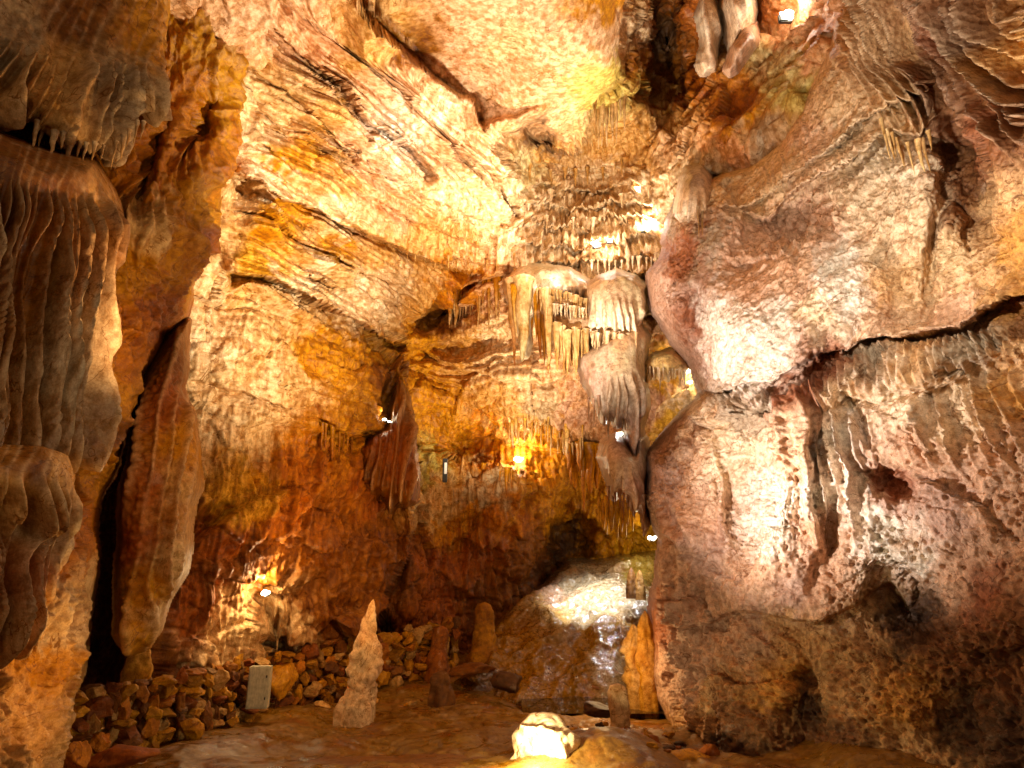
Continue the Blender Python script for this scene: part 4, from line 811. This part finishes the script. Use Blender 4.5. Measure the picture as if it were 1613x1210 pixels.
def rock(label, x, y, Y, wpx, hpx, col, seed, sub=4, mat='stone', dep=.9, ang=.5, flats=9):
    c = at(x, y, Y); s = Y/F0
    v, f = rock_mesh(c, (wpx*.5*s, wpx*.5*s*dep, hpx*.5*s), seed, sub, ang, 0.0, flats)
    v = v+(fbm(v, 4, 4, .6)*.06)[:, None]*(v-np.array(c))/np.maximum(.05, np.linalg.norm(v-np.array(c), axis=1))[:, None]
    n = (fbm(v, 3, 3)*.5+.5)[:, None]
    o = mesh_np('rock', v, f, M[mat], C(col)*(.7+.6*n), origin=c); return tag(o, label, 'rock')
rock('brightly lit pale yellow rock at the bottom of the picture', 860, 1186, 9.9, 96, 96, 'ivory', 5, sub=5, ang=.8, flats=2)
rock('dark angular rock on the floor left of the pool', 800, 1078, 15.6, 56, 34, 'dark', 8)
rock('low brown rock left of the glistening mound foot', 742, 1056, 17.0, 70, 22, 'brown', 9)
rock('small brown stone lying in the pool', 937, 1083, 15.7, 14, 5, 'brown', 10, 3)
rock('dark jagged rock behind the small blunt stalagmite', 950, 1118, 12.9, 70, 24, 'dark', 13)
rock('rust coloured rubble rock at the foot of the right wall', 1010, 1180, 10.6, 120, 40, 'rust', 14)
rock('flat orange rock at the bottom right of the floor', 1100, 1205, 9.9, 90, 30, 'ochre', 16)
rock('upright orange boulder beside the grey cabinet', 446, 1072, 14.6, 52, 60, 'ochre', 17)
rock('big brown boulder at the bottom left below the stone wall', 190, 1190, 9.3, 110, 46, 'rust', 18)
rock('reddish upright rock slab at the foot of the left pillar', 118, 1192, 8.6, 44, 60, 'orange', 19)
rock('lit brown hump of rock right of the glowing yellow rock', 935, 1190, 10.4, 130, 70, 'ochre', 21, 5)
rock('wide low ledge of brown rock at the bottom centre', 640, 1214, 10.2, 300, 30, 'brown', 22, 5, 'floor')

# loose rubble
def rubble(n, quad, label, group, cols, seed, smin=9, smax=26):
    rs = np.random.RandomState(seed)
    for i in range(n):
        x = rs.uniform(quad[0], quad[1]); f = rs.rand(); y = quad[2]+(quad[3]-quad[2])*f; Y = quad[4]+(quad[5]-quad[4])*f
        p = at(x, y, Y); z = float(floor_z(np.array([p[0]]), np.array([p[1]]))[0])
        w = rs.uniform(smin, smax)*Y/F0*.5*(1 if rs.rand() > .2 else 1.5)
        c = (p[0], p[1], z+w*.2)
        v, fc = rock_mesh(c, (w, w*.9, w*rs.uniform(.45, .8)), seed*100+i, 3, .6)
        cc = C(cols[rs.randint(len(cols))])*rs.uniform(.6, 1.1)
        o = mesh_np('loose_rock', v, fc, M['stone'], np.repeat(cc[None], len(v), 0), origin=c, smooth=False)
        tag(o, label, 'rock', group)
rubble(24, (985, 1130, 1130, 1205, 12.2, 9.8), 'small angular rust brown rock in the rubble at the foot of the right wall', 'rubble at the foot of the right wall', ['rust', 'brown', 'ochre', 'dark'], 31)
rubble(12, (860, 960, 1112, 1140, 13.4, 12.0), 'small dark rock on the floor in front of the pool', 'small rocks in front of the pool', ['brown', 'dark', 'ochre'], 32, 7, 18)
rubble(16, (480, 760, 1068, 1110, 16.2, 14.6), 'small brown rock on the floor between the stone wall and pool', 'small rocks between the stone wall and pool', ['brown', 'ochre', 'tan'], 33, 6, 18)

# low dry-stone wall
def stone_wall():
    top = [(118, 1082), (200, 1076), (300, 1052), (400, 1034), (460, 1024), (520, 1012), (600, 1000), (660, 986), (715, 970)]
    bot = [(118, 1200), (200, 1180), (300, 1150), (400, 1118), (460, 1104), (520, 1090), (600, 1070), (660, 1056), (715, 1046)]
    dist = [(118, 9.8), (200, 10.6), (300, 12.0), (400, 14.2), (460, 15.0), (520, 15.8), (600, 16.8), (660, 17.6), (715, 18.4)]
    Vs, Fs, Cs = [], [], []; off = 0; k = 0
    rs = np.random.RandomState(77)
    x = 112
    while x < 720:
        Y = np.interp(x, *zip(*dist)); yt = np.interp(x, *zip(*top)); yb = np.interp(x, *zip(*bot))
        w = rs.uniform(11, 34)*12/Y
        y = yt+rs.uniform(-4, 6)
        while y < yb+4:
            h = rs.uniform(9, 30)*12/Y
            for layer in (0, 1, 2):
                c = at(x+rs.uniform(-4, 4), y+h*.5, Y+.14*rs.uniform(-1, 1)+(0, .4, .12)[layer]); s = Y/F0*(1, 1, .62)[layer]
                v, f = rock_mesh(c, (w*.66*s*rs.uniform(.8, 1.3), w*.6*s, h*.62*s*rs.uniform(.8, 1.25)), 500+k, 3, .6); k += 1
                cn = ['ochre', 'tan', 'rust', 'ochre', 'brown', 'orange'][rs.randint(6)]
                Vs.append(v); Fs.append(f+off); off += len(v); Cs.append(np.repeat((C(cn)*rs.uniform(.5, .95))[None], len(v), 0))
            y += h*.86
        x += w*.9
    v = np.concatenate(Vs); v = v+.02*np.stack([fbm(v, 9, 3), fbm(v+5, 9, 3), fbm(v+9, 9, 3)], -1)
    o = mesh_np('stone_wall', v, np.concatenate(Fs), M['stone'], np.concatenate(Cs), origin=at(400, 1118, 14.2), smooth=False)
    tag(o, 'low rough dry stone wall running along the foot of the left cave wall', 'stone wall')
stone_wall()

# electrical cabinet
import bmesh
def boxm(bm, c, s, bev=.0):
    r = bmesh.ops.create_cube(bm, size=1)
    for v in r['verts']: v.co = Vector((v.co.x*s[0]+c[0], v.co.y*s[1]+c[1], v.co.z*s[2]+c[2]))
    if bev:
        es = list({e for v in r['verts'] for e in v.link_edges}); bmesh.ops.bevel(bm, geom=es, offset=bev, segments=2, affect='EDGES')
def bobj(name, bm, mat, parent):
    me = bpy.data.meshes.new(name); bm.to_mesh(me); bm.free(); me.materials.append(mat)
    o = bpy.data.objects.new(name, me); SC.collection.objects.link(o); o.parent = parent; return o
base = at(403, 1117, 13.4)
cab = empty('electrical_cabinet', base); cab.rotation_euler = (0, 0, math.radians(8)); tag(cab, 'plain beige metal cabinet standing before the low stone wall', 'cabinet')
hC = at(403, 1050, 13.4)[2]-base[2]
bm = bmesh.new(); boxm(bm, (0, .12, hC/2), (.37, .22, hC), .008); bobj('body', bm, M['metal'], cab)
bm = bmesh.new(); boxm(bm, (0, .002, hC/2), (.335, .014, hC-.05), .004); dr = bobj('door', bm, M['metal'], cab)
for z in (.24, .76):
    bm = bmesh.new(); boxm(bm, (.135, -.012, hC*z), (.022, .014, .045), .003); bobj('latch', bm, M['black'], dr)
# wall fixture
p = at(701, 741, 18.2)
fx = empty('wall_lamp', p); tag(fx, 'narrow black wall fitting with white cover on the back shelf wall', 'lamp')
bm = bmesh.new(); boxm(bm, (0, 0, 0), (.12, .14, .62), .01); bobj('housing', bm, M['black'], fx)
bm = bmesh.new(); boxm(bm, (.02, -.09, .04), (.07, .04, .30), .01); bobj('cover', bm, M['tube'], fx)
# floodlights
def flood(x, y, Y, r, label, power=14, col=WHITE):
    if Y is None: Y = float(s0_depth(np.array([[x]], np.float32), np.array([[y]], np.float32))[0, 0])-.38
    p = at(x, y, Y)
    e = empty('floodlight', p); tag(e, label, 'lamp', None)
    bm = bmesh.new(); bmesh.ops.create_uvsphere(bm, u_segments=18, v_segments=12, radius=r*.75)
    for v in bm.verts:
        v.co.z *= .62; v.co.y *= .5
        v.co *= 1+.9*float(perlin(v.co.x*14+x, v.co.z*14+y, .5))  # ragged glowing shape stands in for overlit rock around the lamp
    bobj('lens', bm, M['glow'], e)
    bm = bmesh.new(); boxm(bm, (0, r*.62, -r*.1), (r*1.5, r*.6, r*1.0), r*.12); bobj('housing', bm, M['black'], e)
    if power: lamp('floodlight_glow', (p[0]+.03, p[1]-.12, p[2]+.16), power, col, .04)
flood(1006, 298, None, .15, 'glaring white lamp highest on the cascade above the ledge', 16)
flood(940, 384, None, .15, 'glaring lamp on the ledge left of centre of the cascade', 22)
flood(1016, 360, None, .13, 'glaring lamp on the ledge close to the right wall', 18)
flood(960, 379, None, .10, 'small glaring lamp right beside the ledge lamp', 6)
flood(817, 724, None, .18, 'white lamp glowing on the back shelf below yellow stalactites', 34, (1, .84, .5))
flood(605, 661, 15.6, .05, 'left one of two tiny lamps in the dark notch of the left wall', 1.5, (1, .8, .5))
flood(612, 664, 15.6, .05, 'right one of two tiny lamps in the dark notch of the left wall', 0)
flood(1240, 22, None, .18, 'bright lamp at the top right above the greenish rock', 16)
flood(417, 934, None, .10, 'bright lamp in the small hollow low on the left wall', 30, (1, .74, .38))
flood(976, 684, 16.4, .12, 'lamp shining behind the skirt of the grey apron', 22)
flood(1086, 602, None, .08, 'lamp lighting the yellow niche beside the right wall', 16, (1, .88, .55))
flood(1028, 848, 20.0, .12, 'lamp glimpsed beyond the right wall above the mound', 14, (1, .84, .5))
